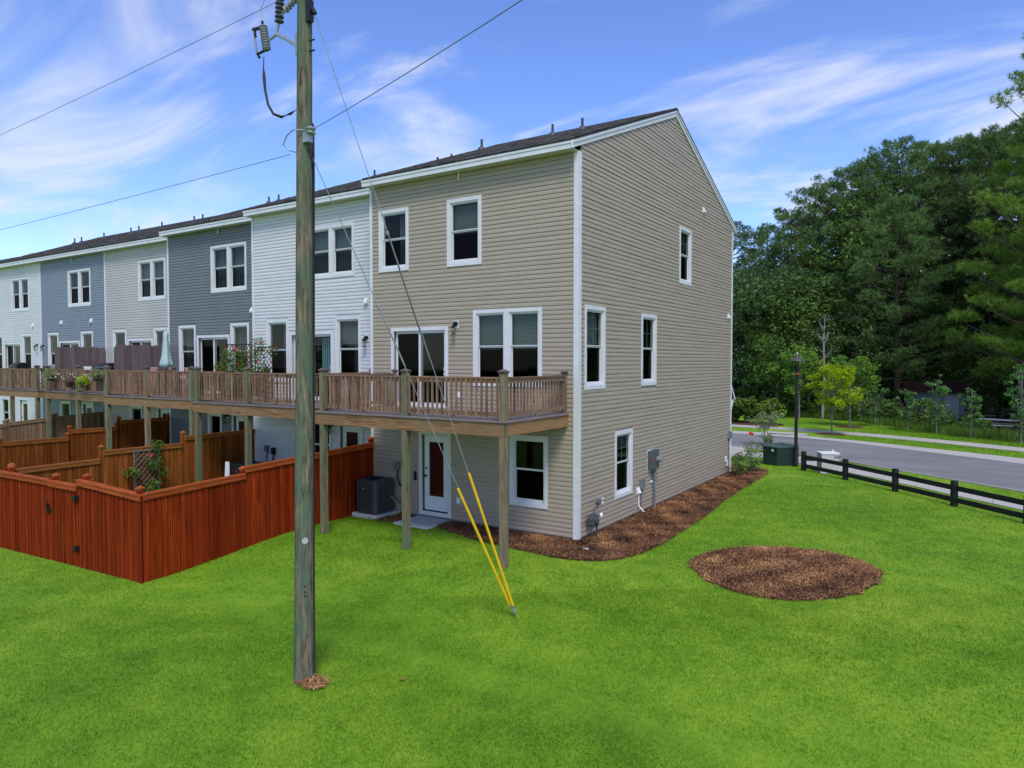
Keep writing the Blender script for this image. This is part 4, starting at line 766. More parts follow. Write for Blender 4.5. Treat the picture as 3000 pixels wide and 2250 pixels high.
# ------------------------------------------------------------------ yard equipment
def ac(x, y, z, label, s=.37, h=.92):
    T = thing('air_conditioner', label, 'air conditioner', (x, y, z), 'outdoor air conditioning units'); r = .09
    def ring(rr, ss): return [(x+sx*(ss-rr)+rr*math.cos(a), y+sy*(ss-rr)+rr*math.sin(a)) for sx, sy, a0 in ((1, 1, 0), (-1, 1, 90), (-1, -1, 180), (1, -1, 270)) for a in [R(a0+k*30) for k in range(4)]]
    MB().prism([(*p, z+.05) for p in ring(r, s-.02)], (0, 0, h-.13)).build('coil_core', m_dkg2, T)
    MB().prism([(*p, z) for p in ring(r, s)], (0, 0, .07)).build('base_pan', m_dkg, T)
    tp = ring(r, s+.005); n = len(tp); rr = s*.8; V = [(*p, z+h-.08) for p in tp]+[(*p, z+h-.03) for p in tp]+[(*p, z+h) for p in ring(r, s-.06)]+[(x+rr*math.cos(a), y+rr*math.sin(a), z+h) for a in [math.atan2(p[1]-y, p[0]-x) for p in tp]]+[(x+rr*math.cos(a), y+rr*math.sin(a), z+h-.07) for a in [math.atan2(p[1]-y, p[0]-x) for p in tp]]
    MB().add(V, [(k*n+i, k*n+(i+1) % n, (k+1)*n+(i+1) % n, (k+1)*n+i) for k in range(4) for i in range(n)]).build('top_cover', m_dkg, T)
    MB().lathe([(rr, -.0), (rr, .01), (.05, .012)], (x, y, z+h-.09), 24).build('fan_well', m_blk, T)
    q = MB()
    for k in range(8): q.tube([(x+rr*f*math.cos(k*.785), y+rr*f*math.sin(k*.785), z+h-.015+.02*(1-f)) for f in (0.05, 1)], .006, 5)
    for f in (.25, .45, .65, .85): q.tube([(x+rr*f*math.cos(a), y+rr*f*math.sin(a), z+h-.012+.02*(1-f)) for a in np.linspace(0, 2*math.pi, 25)], .005, 4)
    q.build('fan_guard', m_blk, T)
    for sx, sy in ((1, 0), (-1, 0), (0, 1), (0, -1)):
        for k in range(-3, 4):
            u = k*.085
            cx_, cy_ = x+sx*s*1.0+(u if sy else 0), y+sy*s*1.0+(u if sx else 0)
            MB().box(cx_-(.012 if sx else .026), cx_+(.012 if sx else .026), cy_-(.012 if sy else .026), cy_+(.012 if sy else .026), z+.07, z+h-.08).build('louver', m_dkg, T)
    for sx in (1, -1):
        for sy in (1, -1): MB().prism([(*p, z+.07) for p in [(x+sx*(s-.09)+sx*.1*math.cos(a), y+sy*(s-.09)+sy*.1*math.sin(a)) for a in [R(k*22.5) for k in range(5)]]+[(x+sx*(s-.09), y+sy*(s-.09))]], (0, 0, h-.15)).build('corner_post', m_dkg, T)
    b = MB().box(x-.16, x-.02, y-s-.02, y-s-.0125, z+h-.26, z+h-.2).build('badge', m_blk, T); MB().box(x-.15, x-.1, y-s-.024, y-s-.0205, z+h-.25, z+h-.215).build('red_logo', m_redp, b); MB().box(x-.08, x-.04, y-s-.024, y-s-.0205, z+h-.245, z+h-.225).build('white_logo', m_wp, b)
    return T
setp(box('equipment_pad', m_conc2, None, -6.46, -5.52, -.95, -.05, -.14, .06), 'pale concrete pad under the air conditioner by the red fence', 'pad')
ACo = ac(-6.0, -.52, .06, 'dark gray air conditioner by the beige wall')
MB().tube([(-5.62, -.3, .5), (-5.45, -.28, .3), (-5.3, -.2, .3), (-5.22, -.06, .55)], .025, 6).build('line_set', m_grayp, ACo)
setp(MB().box(-5.69, -5.52, -.11, -.018, 1.2, 1.42).build('disconnect_box', m_grayp, None), 'grey disconnect box on the beige wall beside the post', 'electrical box')
setp(MB().tube([(-5.6, -.06, 1.2), (-5.59, -.08, 1.0), (-5.5, -.1, .82), (-5.42, -.09, .75)], .025, 6).build('conduit_hose', m_cable, None), 'black flexible conduit below the grey disconnect box', 'conduit')
setp(MB().box(-5.0, -4.93, -.06, -.018, .95, 1.2).build('hose_bib', m_blk, None), 'small black fitting on the beige wall left of the door', 'fitting')
setp(box('patio_slab', m_conc2, None, -4.87, -3.72, -1.02, -.025, -.16, .0), 'small concrete landing slab at the back door', 'slab')
ac(-11.9, -.25, .0, 'dark air conditioner inside the red fenced yard'); setp(box('equipment_pad', m_conc2, None, -12.35, -11.45, -.72, .22, -.2, -.001), 'concrete pad behind the red fence', 'pad')
T = thing('folded_chair', 'white folded garden chair standing in the red fenced yard', 'chair', (-10.6, -1.95, -.05))
for dx in (-.07, .07): MB().add([(-10.6+dx-.05, -1.98, -.05), (-10.6+dx+.05, -1.98, -.05), (-10.6+dx*.6+.04, -1.93, 1.24), (-10.6+dx*.6-.03, -1.93, 1.24), (-10.6+dx-.05, -1.92, -.05), (-10.6+dx+.05, -1.92, -.05), (-10.6+dx*.6+.04, -1.9, 1.24), (-10.6+dx*.6-.03, -1.9, 1.24)], [(0, 1, 2, 3), (7, 6, 5, 4), (0, 4, 5, 1), (1, 5, 6, 2), (2, 6, 7, 3), (3, 7, 4, 0)]).build('slat', m_wp, T)
# meters on the end wall
T = thing('gas_meter', 'grey gas meter with regulator on the gable wall corner', 'gas meter', (.22, .55, -.05))
MB().tube([(.22, .58, -.2), (.22, .58, .3)], .02, 8).tube([(.22, .58, .7), (.22, .62, .78), (.12, .9, .76), (.02, 1.2, .74)], .018, 8).tube([(.22, .42, .55), (.22, .42, .66), (.22, .5, .72), (.22, .58, .7)], .016, 8).build('pipework', m_gasm, T, smooth=True)
MB().prism([(.1, .3+.3*a, .26+.27*b) for a, b in ((.1, 0), (.9, 0), (1, .15), (1, .7), (.8, 1), (.2, 1), (0, .7), (0, .15))], (.17, 0, 0)).build('meter_body', m_gasm, T); MB().lathe([(.1, 0), (.1, .03), (.04, .05)], (.271, .45, .4), 16, (1, 0, 0)).build('meter_face', m_gasm, T)
MB().lathe([(.06, 0), (.065, .02), (.055, .05)], (.3, .62, .5), 14, (1, .3, 0)).build('dial', m_wp, T); MB().lathe([(.03, -.03), (.075, 0), (.075, .02), (.04, .05), (.02, .1)], (.22, .64, .77), 14, (0, .3, 1)).build('regulator', m_gasm, T)
MB().box(.018, .03, 1.22, 1.36, .62, .82).build('wall_plate', m_wp, T)
T = thing('electric_meter', 'grey electric meter box with round glass meter and conduit', 'electric meter', (.1, 4.45, -.05))
MB().box(.018, .03, 4.14, 4.74, 1.1, 1.68).build('back_plate', m_trim, T); MB().box(.031, .16, 4.18, 4.44, 1.12, 1.64).build('breaker_box', m_meter, T); MB().box(.031, .17, 4.446, 4.7, 1.12, 1.66).build('meter_socket', m_meter, T)
MB().lathe([(.085, 0), (.085, .06), (.078, .07), (.078, .13), (.07, .14)], (.17, 4.57, 1.38), 18, (1, 0, 0)).build('meter', m_porc, T); MB().box(.161, .165, 4.34, 4.4, 1.34, 1.42).build('red_sticker', m_redp, T)
MB().tube([(.09, 4.56, 1.12), (.09, 4.56, -.1)], .035, 10).tube([(.09, 4.56, .1), (.09, 4.56, -.1)], .045, 10).tube([(.05, 4.48, 1.12), (.05, 4.48, .75)], .015, 8).build('conduit', m_grayp, T); MB().box(.03, .07, 4.36, 4.48, .72, .78).build('clamp', m_wp, T)
T = thing('cable_box', 'small grey service box on a thin conduit on the gable wall', 'service box', (.06, 3.7, -.05)); MB().box(.02, .12, 3.6, 3.8, .68, .92).build('box_cover', m_grayp, T); MB().tube([(.05, 3.7, .68), (.05, 3.7, -.1)], .018, 8).build('conduit', m_grayp, T)
T = thing('condensate_drain', 'white wall vent with elbow drain pipe over the mulch', 'drain', (.05, 3.5, -.05)); MB().box(.018, .03, 3.4, 3.62, .52, .72).prism([(.031, 3.42, .7), (.1, 3.42, .56), (.031, 3.42, .54)], (0, .18, 0)).build('vent_cover', m_wp, T); MB().tube([(.05, 3.5, .55), (.06, 3.5, .2), (.2, 3.52, .05)], .02, 8).build('drain_pipe', m_wp, T)
T = thing('service_box', 'grey utility box with conduits at the far gable corner', 'service box', (.06, 12.1, -.05)); MB().box(.02, .14, 11.96, 12.18, 1.3, 1.55).build('box_cover', m_grayp, T)
for dy in (0, .1): MB().tube([(.06, 12.04+dy, 1.3), (.06, 12.04+dy, -.1)], .025, 8).build('conduit', m_grayp if dy == 0 else m_wp, T)
for y, z in ((11.7, .55), (11.85, .38)): MB().box(.02, .08, y-.06, y+.06, z-.1, z+.1).build('outlet_cover', m_wp, T)

# ------------------------------------------------------------------ deck furniture and plants
def leaves(n, sampler, size, up=.3, aspect=.5, seed=0, droop=0):
    r = np.random.default_rng(seed); P = sampler(r, n); n = len(P); a = r.normal(size=(n, 3)); a /= np.linalg.norm(a, axis=1)[:, None]
    nrm = r.normal(size=(n, 3)); nrm[:, 2] = np.abs(nrm[:, 2])+up; u = np.cross(a, nrm); u /= np.linalg.norm(u, axis=1)[:, None]; v = np.cross(nrm, u); v /= np.linalg.norm(v, axis=1)[:, None]
    s = size*r.uniform(.6, 1.3, n)[:, None]; V = np.empty((n, 4, 3)); V[:, 0] = P-u*s; V[:, 1] = P+v*s*aspect; V[:, 2] = P+u*s; V[:, 3] = P-v*s*aspect; V[:, 2, 2] -= droop*s[:, 0]
    return V.reshape(-1, 3), np.arange(4*n).reshape(n, 4), r.uniform(0, 1, n)
def blob(cs, rs, shell=.5):
    cs = np.array(cs, float); rs = np.array(rs, float)
    if rs.ndim == 1: rs = np.repeat(rs[:, None], 3, 1)
    w = (rs.prod(1))**(2/3); w = w/w.sum()
    def f(r, n):
        i = r.choice(len(cs), n, p=w); d = r.normal(size=(n, 3)); d /= np.linalg.norm(d, axis=1)[:, None]; k = r.uniform(shell**3, 1, n)**(1/3)
        return cs[i]+d*rs[i]*k[:, None]
    return f
def foliage(name, mat, parent, data, origin=None):
    V, F, T = data; c = V.mean(0) if origin is None else np.array(origin, float); return link(fmesh(name, V-c, F, T, mat), name, None, parent, tuple(c.tolist()))
def trellis(T, x0, x1, y, z0, z1, mat, dirn='x', step=.17):
    f = (lambda u, z: (u, y, z)) if dirn == 'x' else (lambda u, z: (y, u, z))
    for u in (x0, x1): MB().tube([f(u, z0), f(u, z1+.06)], .022, 4).build('post', mat, T)
    MB().tube([f(x0, z1), f(x1, z1)], .018, 4).build('rail', mat, T)
    w, h = x1-x0, z1-z0; k = -h
    while k < w:
        a, b = max(k, 0), min(k+h, w)
        if b-a > .03: MB().tube([f(x0+a, z0+a-k), f(x0+b, z0+b-k)], .011, 4).build('slat', mat, T); MB().tube([f(x1-a, z0+a-k), f(x1-b, z0+b-k)], .011, 4).build('slat', mat, T)
        k += step
m_dkw = M('dark_brown_wood', (.03, .02, .016), (.06, .042, .034), scale=6, rough=.8); m_grw = M('grey_wood', (.1, .095, .09), (.18, .17, .16), scale=6, rough=.85)
def vine(T, cs, rs, nl, nf, seed, off=(0, 0, 0)):
    foliage('leaves', m_vine, T, leaves(nl, blob(cs, rs, .2), .05, .4, .4, seed)); foliage('flowers', m_flower, T, leaves(nf, blob(cs, np.array(rs)*1.15, .75), .05, .3, .9, seed+1))
T = thing('trellis', 'dark lattice trellis covered in leafy pink flowering vine', 'trellis', (-11.35, -.95, 2.97)); trellis(T, -12.0, -10.72, -.95, 2.97, 4.72, m_dkw); vine(T, [(-11.5, -.98, 3.6), (-11.2, -1.02, 4.2), (-11.7, -1, 4.3), (-11, -1, 3.7), (-12.15, -1, 4.0)], [.45, .42, .32, .42, .22], 1700, 40, 3)
T = thing('trellis', 'dark lattice trellis with sparse pink flowering vine', 'trellis', (-10.15, -.95, 2.97)); trellis(T, -10.55, -9.75, -.95, 2.97, 4.62, m_dkw); vine(T, [(-10.4, -.98, 4.4), (-10.2, -1, 3.9), (-10.3, -1, 4.7), (-9.7, -.98, 4.5)], [.24, .32, .22, .18], 560, 20, 5)
T = thing('trellis', 'grey lattice trellis with vine against the orange fence', 'trellis', (-12.5, -3.2, -.1)); trellis(T, -3.6, -2.85, -12.55, -.1, 1.58, m_grw, 'y'); vine(T, [(-12.48, -3.1, .5), (-12.48, -3.05, 1.2), (-12.48, -2.95, 1.7), (-12.5, -3.7, 1.0), (-12.48, -2.8, .9)], [.25, .25, .2, .22, .2], 750, 12, 8)
def umbrella(x, y, z, label):
    T = thing('closed_umbrella', label, 'umbrella', (x, y, z)); MB().tube([(x, y, z), (x, y, z+2.35)], .022, 8).build('pole', m_blk, T)
    q = []; n = 20; prof = [(.03, 2.33), (.09, 2.2), (.08, 2.05), (.10, 1.9), (.12, 1.6), (.15, 1.35), (.21, 1.15), (.20, 1.06), (.1, 1.0)]
    V = [(x+r*(1+.22*math.cos(k*2*math.pi/n*5+i*.3))*math.cos(k*2*math.pi/n), y+r*(1+.22*math.cos(k*2*math.pi/n*5+i*.3))*math.sin(k*2*math.pi/n), z+zz) for i, (r, zz) in enumerate(prof) for k in range(n)]
    MB().add(V, [(i*n+k, i*n+(k+1) % n, (i+1)*n+(k+1) % n, (i+1)*n+k) for i in range(len(prof)-1) for k in range(n)]+[tuple(range(n))[::-1]]).build('canopy', m_canvas, T, smooth=True)
    MB().lathe([(.24, 0), (.24, .05), (.06, .09), (.04, .25), (.03, .25)], (x, y, z), 16).build('base', m_blk, T)
umbrella(-16.75, -.1, 2.97, 'closed sage green patio umbrella on the slate deck')
def grill(x, y, z, label, lid):
    T = thing('grill', label, 'grill', (x, y, z)); MB().box(x-.35, x+.35, y-.25, y+.25, z+.1, z+.8).build('cabinet', m_blk, T)
    prof = [(y-.27, z+.8), (y-.27, z+.95), (y-.18, z+1.12), (y+.1, z+1.17), (y+.27, z+1.0), (y+.27, z+.8)]
    MB().prism([(x-.38, a, b) for a, b in prof], (.76, 0, 0)).build('lid', lid, T); MB().tube([(x-.3, y-.31, z+.98), (x+.3, y-.31, z+.98)], .016, 8).build('lid_handle', m_steel, T)
    for s in (-1, 1): MB().box(x+s*.39, x+s*.68, y-.24, y+.24, z+.76, z+.8).build('side_shelf', m_steel, T)
    for sx in (-.3, .3):
        for sy in (-.2, .2): MB().lathe([(.05, -.025), (.05, .025)], (x+sx, y+sy, z+.05), 12, (1, 0, 0)).build('wheel', m_blk, T)
grill(-21.9, .5, 2.97, 'gas grill with a steel lid edge on the cream deck', m_blk); grill(-30.1, .55, 2.97, 'black covered grill on the blue gray deck', m_blk)
def chair(x, y, z, label, mat, arch=False, rz=0):
    T = thing('deck_chair', label, 'chair', (x, y, z)); MB().box(x-.27, x+.27, y-.25, y+.25, z+.38, z+.43).build('seat', mat, T)
    n = 6
    for i in range(n): u = (i+.5)/n; hh = .5+(.12*math.sin(u*math.pi) if arch else 0); MB().box(x-.27+.54*i/n+.01, x-.27+.54*(i+1)/n-.01, y+.2, y+.235, z+.45, z+.45+hh).build('back_slat', mat, T)
    if arch: MB().tube([(x-.28+.56*k/8, y+.217, z+.95+.13*math.sin(k/8*math.pi)) for k in range(9)], .025, 6).build('back_frame', mat, T)
    else: MB().box(x-.28, x+.28, y+.19, y+.245, z+.951, z+1.01).build('back_frame', mat, T)
    for sx in (-.25, .25):
        for sy in (-.23, .22): MB().box(x+sx-.02, x+sx+.02, y+sy-.02, y+sy+.02, z, z+.379).build('leg', mat, T)
        MB().box(x+sx-.03, x+sx+.03, y-.26, y+.19, z+.6, z+.63).build('armrest', mat, T)
chair(-26.7, .3, 2.97, 'grey round topped chair on the blue gray deck', m_chair, True); chair(-22.9, -.05, 2.97, 'white square backed chair on the cream deck', m_wp)
chair(-15.0, -.5, 2.97, 'pink cushioned chair on the slate deck near its corner', m_cush); chair(-17.2, -.55, 2.97, 'pink cushioned chair on the slate deck near the umbrella', m_cush)
T = thing('deck_table', 'low terracotta topped table on the white deck', 'table', (-11.0, -.4, 2.97)); MB().lathe([(.5, .42), (.5, .45), (.48, .46)], (-11.2, -.35, 2.97), 20).build('tabletop', m_terra, T)
for k in range(4): MB().tube([(-11.2+.38*math.cos(k*1.57+.7), -.35+.38*math.sin(k*1.57+.7), 2.97+z) for z in (0, .42)], .018, 6).build('leg', m_blk, T)
def hang(x, y, z, label, mat, dens, s, seed, droop=.6):
    T = thing('hanging_pot', label, 'flower pot', (x, y, z)); MB().lathe([(.11, -.11), (.15, .1), (.15, .12), (.12, .12)], (x, y, z), 14).build('pot', m_pot, T); MB().tube([(x, y, z+.1), (x, y+.09, z+.42), (x, y+.12, z+.4)], .008, 5).build('hook', m_blk, T)
    foliage('leaves', mat, T, leaves(dens, blob([(x, y, z+.2), (x-.15, y, z+.1), (x+.16, y, z+.15)], [.2*s, .18*s, .16*s], .3), .07, .1, .22, seed, droop))
hang(-23.6, -.92, 3.5, 'hanging pot of shaggy fern at the end of the cream deck rail', m_crape, 260, 1.3, 11); hang(-22.1, -.92, 3.28, 'hanging pot of dried brown plant on the cream deck rail', leafmat('dry_leaves', (.09, .045, .03), (.18, .1, .07)), 130, .9, 12); hang(-21.0, -.92, 3.3, 'hanging pot of bright green fern on the cream deck rail', m_ylw, 260, 1.2, 13); hang(-20.0, -.92, 3.55, 'hanging pot of mixed green brown fern near the corner post', m_crape, 240, 1.2, 14)
T = thing('string_lights', 'drooping string of small bulbs along the cream deck rail', 'string lights', (-22, -.83, 3.8)); pts = []
for k in range(49): pts.append((-24.2+k*.088, -.84, 3.78-.26*abs(math.sin(k/8*math.pi/1.5))))
MB().tube(pts, .005, 4).build('cord', m_blk, T)
for k in range(1, 48, 2): MB().lathe([(.008, 0), (.022, -.03), (.015, -.06), (.002, -.065)], pts[k], 8).build('bulb', m_wp, T)
for x in (-12.0, -10.3): pass

# ------------------------------------------------------------------ street side: rail fence, lamp, cabinets
bp = [(2.27, 14.39), (3.95, 12.95), (5.66, 11.32), (7.32, 9.66), (8.98, 8.0), (10.64, 6.34), (12.3, 4.68)]
T = thing('rail_fence', 'black two rail timber fence along the sidewalk', 'fence', (5.6, 11.3, G0))
for x, y in bp:
    a = R(-45); MB().prism([(x+.1*math.cos(a+k*math.pi/2+math.pi/4), y+.1*math.sin(a+k*math.pi/2+math.pi/4), G0-.1) for k in range(4)], (0, 0, .85)).build('post', m_blackw, T)
for (x0, y0), (x1, y1) in zip(bp, bp[1:]):
    d = Vector((x1-x0, y1-y0, 0)).normalized(); nrm = Vector((-d.y, d.x, 0))*.022; a = Vector((x0, y0, 0))+d*.06; b = Vector((x1, y1, 0))-d*.06
    for z in (G0+.47, G0+.12): MB().prism([a-nrm+Vector((0, 0, z)), a+nrm+Vector((0, 0, z)), a+nrm+Vector((0, 0, z+.145)), a-nrm+Vector((0, 0, z+.145))], b-a).build('rail', m_blackw, T)
T = thing('street_lamp', 'black post lamp with a wide shade beside the green cabinet', 'street lamp', (1.78, 15.38, G0)); lx, ly = 1.78, 15.38
MB().lathe([(.095, -.1), (.095, .1), (.075, .14), (.068, 1), (.055, 3.7), (.055, 3.75)], (lx, ly, G0), 14).build('lamp_post', m_blk, T, smooth=True); MB().lathe([(.075, 3.7), (.075, 3.78)], (lx, ly, G0), 14).build('collar', M('orange_band', (.3, .06, .03)), T)
MB().lathe([(.06, 3.75), (.07, 3.85), (.09, 3.93), (.08, 3.97)], (lx, ly, G0), 14).build('lantern_base', m_blk, T); MB().lathe([(.07, 3.97), (.1, 4.2), (.095, 4.24)], (lx, ly, G0), 14).build('lantern_glass', m_glass, T)
for k in range(4): MB().tube([(lx+.09*math.cos(k*1.57), ly+.09*math.sin(k*1.57), G0+3.9), (lx+.2*math.cos(k*1.57), ly+.2*math.sin(k*1.57), G0+4.25)], .012, 5).build('lantern_rib', m_blk, T)
MB().lathe([(.32, 4.24), (.325, 4.26), (.2, 4.34), (.08, 4.42), (.06, 4.47)], (lx, ly, G0), 20).build('lamp_shade', M('bronze_shade', (.07, .062, .06), rough=.5), T, smooth=True); MB().lathe([(.02, 4.46), (.055, 4.52), (.05, 4.58), (.01, 4.61)], (lx, ly, G0), 12).build('finial', m_gal, T, smooth=True)
T = thing('transformer_cabinet', 'dark green pad mounted transformer cabinet with slanted lid', 'utility cabinet', (1.05, 15.7, G0))
fp = [(.5, 15.36), (1.12, 15.06), (1.72, 15.6), (1.75, 16.1), (1.0, 16.5), (.45, 16.0)]; MB().prism([(x, y, G0) for x, y in fp], (0, 0, .72)).build('cabinet', m_green, T)
c = np.mean(fp, 0); MB().prism([(c[0]+(x-c[0])*1.035, c[1]+(y-c[1])*1.035, G0+.725+(y-15.06)*.03) for x, y in fp], (0, 0, .04)).build('lid', m_greent, T)
MB().box(.0, .1, -.004, .0, 0, .09).build('warning_label', m_wp, T).location = Vector((.93, 15.14, .57))-ORG[T]; T.children[-1].rotation_euler = (0, 0, math.atan2(-.3, .62))
for x, y in ((1.15, 15.95), (.95, 16.2)): MB().lathe([(.05, 0), (.05, .03), (.03, .04)], (x, y, G0+.785), 8).build('lifting_lug', m_blk, T)
T = thing('service_cabinet', 'white telecom cabinet with black lettering behind the fence', 'utility cabinet', (3.1, 14.55, G0)); rot = math.atan2(.35, .65)
def rq(x, y): x, y = x*.8, y*.8; return (3.12+x*math.cos(rot)-y*math.sin(rot), 14.5+x*math.sin(rot)+y*math.cos(rot))
MB().prism([(*rq(a, b), G0) for a, b in ((-.48, -.4), (.48, -.4), (.48, .4), (-.48, .4))], (0, 0, .1)).build('plinth', m_conc2, T)
MB().prism([(*rq(a, b), G0+.1) for a, b in ((-.4, -.33), (.4, -.33), (.4, .33), (-.4, .33))], (0, 0, .62)).build('cabinet', m_cab, T)
MB().prism([(*rq(a, b), G0+.12) for a, b in ((-.385, -.342), (.385, -.342), (.385, -.331), (-.385, -.331))], (0, 0, .57)).build('door', m_cab, T)
MB().prism([(*rq(a, b), G0+.722) for a, b in ((-.43, -.37), (.43, -.37), (.43, .36), (-.43, .36))], (0, 0, .05)).build('lid', m_wp, T); MB().lathe([(.03, 0), (.03, .05), (.015, .07)], (*rq(.3, .2), G0+.772), 8).build('knob', m_wp, T)
cu = bpy.data.curves.new('lettering', 'FONT'); cu.body = 'COLF'; cu.size = .095; cu.extrude = .002; cu.offset = .004; cu.materials.append(m_blk); to = bpy.data.objects.new('lettering', cu); COL.objects.link(to)
dg = bpy.context.evaluated_depsgraph_get(); tm = bpy.data.meshes.new_from_object(to.evaluated_get(dg)); bpy.data.objects.remove(to)
lx_, ly_ = rq(.16, -.347); link(tm, 'lettering', None, T, (lx_, ly_, G0+.58), (R(90), 0, rot))
T = thing('marker_flag', 'small red utility marker flag beside the street', 'flag', (-1.1, 20.05, G0)); MB().tube([(-1.1, 20.05, G0), (-1.08, 20.05, .75)], .005, 5).build('stake', m_gal, T); MB().add([(-1.08, 20.05, .75), (-1.32, 20.1, .82), (-1.3, 20.02, .68), (-1.08, 20.06, .6), (-1.08, 20.056, .75), (-1.32, 20.106, .82), (-1.3, 20.026, .68), (-1.08, 20.066, .6)], [(0, 1, 2, 3), (7, 6, 5, 4)]).build('flag_sheet', m_redp, T)
setp(MB().prism([(1.9+.35*math.cos(a), 17.45+.35*math.sin(a), G0+.031) for a in np.linspace(0, 6.283, 13)[:-1]], (0, 0, .006)).build('manhole_cover', m_bronze, None), 'round iron cover in the near sidewalk', 'manhole cover')
# picnic tables and shed in the trees
def picnic(x, y, rz, label, mat):
    T = thing('picnic_table', label, 'picnic table', (0, 0, 0), 'picnic tables under the trees')
    for k in range(4): MB().box(-1.0, 1.0, -.36+.18*k+.005, -.36+.18*(k+1)-.005, .71, .75).build('top_plank', mat, T)
    for s in (-1, 1): MB().box(-1.0, 1.0, s*.7-.13, s*.7+.13, .42, .46).build('bench_plank', mat, T)
    for sx in (-.75, .75):
        for s in (-1, 1): MB().tube([(sx, s*.68, 0), (sx, s*.25, .71)], .04, 4).build('leg', m_dkw, T)
        MB().box(sx-.03, sx+.03, -.8, .8, .35, .419).build('crossbar', m_dkw, T)
    T.location = (x, y, G0); T.rotation_euler = (0, 0, rz)
m_alu = M('pale_table_top', (.4, .4, .4), (.5, .5, .5), scale=5, rough=.5)
picnic(9.0, 36.9, R(-18), 'pale topped picnic table at the edge of the woods', m_alu); picnic(7.9, 40.3, R(20), 'brown plank picnic table beyond the pale one', m_ptb); picnic(10.2, 48.5, R(35), 'dark picnic table deepest under the pines', m_ptb)
T = thing('shed', 'grey garden shed with shade darkened red roof behind the saplings', 'shed', (5.4, 44, G0)); MB().box(3.7, 7.2, 43.6, 46, G0, 2.0).build('wall', M('grey_shed_board', (.12, .12, .13), (.18, .18, .19), scale=3, stretch=(8, 8, .5), rough=.8), T)
MB().prism([(3.4, 43.2, 1.98), (3.4, 46.4, 1.98), (3.4, 44.8, 2.75)], (4.1, 0, 0)).build('roof', M('shade_darkened_red_roof', (.018, .006, .005), (.032, .01, .008), scale=5, rough=.8), T)  # red roof colour darkened to stand in for missing tree canopy shade
for k in range(11): MB().box(3.75+k*.34, 3.78+k*.34, 43.57, 43.599, G0, 1.97).build('batten', m_chair, T)
MB().box(6.0, 6.9, 43.55, 43.598, G0+.05, 1.8).build('door', m_chair, T)
# ------------------------------------------------------------------ trees and shrubs
def tufts(C, A, r, n, ln, wd):
    m = len(C); d = r.normal(size=(m, n, 3))*.75+A[:, None, :]; d /= np.linalg.norm(d, axis=2)[..., None]
    s = np.cross(d, r.normal(size=(m, n, 3))); s /= np.linalg.norm(s, axis=2)[..., None]; L_ = ln*r.uniform(.7, 1.25, (m, n, 1))
    c = C[:, None, :]; V = np.stack([c+d*L_*.1-s*wd, c+d*L_*.1+s*wd, c+d*L_], 2)
    t = np.repeat(np.clip(.25+.5*r.uniform(0, 1, m)+.25*r.uniform(-1, 1, m), 0, 1), n)
    return V.reshape(-1, 3), np.arange(m*n*3).reshape(-1, 3), t
def pine(name, label, Hh, cs, spread, seed, mat, nb=64, group=None, bias=None, tl=.28, tw=.022, nn=8, dens=1.0, lowlen=.75):
    r = np.random.default_rng(seed); T = thing(name, label, 'tree', (0, 0, 0), group); q = MB()
    bend = r.normal(0, .012, 2)*Hh
    tx = lambda z: Vector((bend[0]*math.sin(z/Hh*2.4), bend[1]*math.sin(z/Hh*2.0), z))
    zs = np.linspace(-.3, Hh*.985, 12); q.tube([tx(z) for z in zs], [max(.04, Hh*.0135*(1-z/Hh*.88)) for z in zs], 9)
    C = []; A = []
    for i in range(nb):
        t = ((i+r.uniform(0, 1))/nb); z = Hh*(cs+(1-cs)*t*.97); ang = i*2.4+r.normal(0, .35)
        L_ = spread*(lowlen+(1-lowlen)*math.sin(min(t*2.2, 1)*math.pi/2))*(1-t**2.6)**.8*r.uniform(.6, 1.12)+.5
        if bias is not None: L_ *= 1+.5*math.cos(ang-bias)
        o = tx(z); d = Vector((math.cos(ang), math.sin(ang), .12+.5*t)).normalized(); P_ = [o+d*(L_*f)+Vector((0, 0, -.35*L_*.25*math.sin(f*math.pi)+.1*L_*f*f)) for f in (0, .3, .6, 1)]
        q.tube(P_, [.014*L_+.02, .012*L_+.012, .008*L_+.008, .012], 5)
        sd_ = d.cross(Vector((0, 0, 1))).normalized()
        for j in range(int((2.5+L_*1.25)*dens)):
            f = 1-.68*r.uniform(0, 1)**1.4 if j else 1.0; p = P_[0].lerp(P_[3], f)+Vector((0, 0, .06*L_)); off = r.normal(0, .15*L_*(1.2-f*.7)); rr = r.uniform(.4, .8)*(.7+.06*L_)
            p = p+sd_*off; m_ = int(15*nn/9*(.5+rr)); u = r.normal(size=(m_, 3)); u /= np.linalg.norm(u, axis=1)[:, None]; u *= r.uniform(.35, 1, (m_, 1))
            C += [(p.x+a_[0]*rr, p.y+a_[1]*rr, p.z+a_[2]*rr*.55) for a_ in u]; A += [(a_[0]*.8+d.x*.2, a_[1]*.8+d.y*.2, .45+a_[2]*.5) for a_ in u]
    q.build('trunk', m_bark, T, origin=(0, 0, 0)); V, F, t = tufts(np.array(C), np.array(A), r, nn, tl, tw)
    foliage('crown', mat, T, (V, F, t), (0, 0, 0)); return T
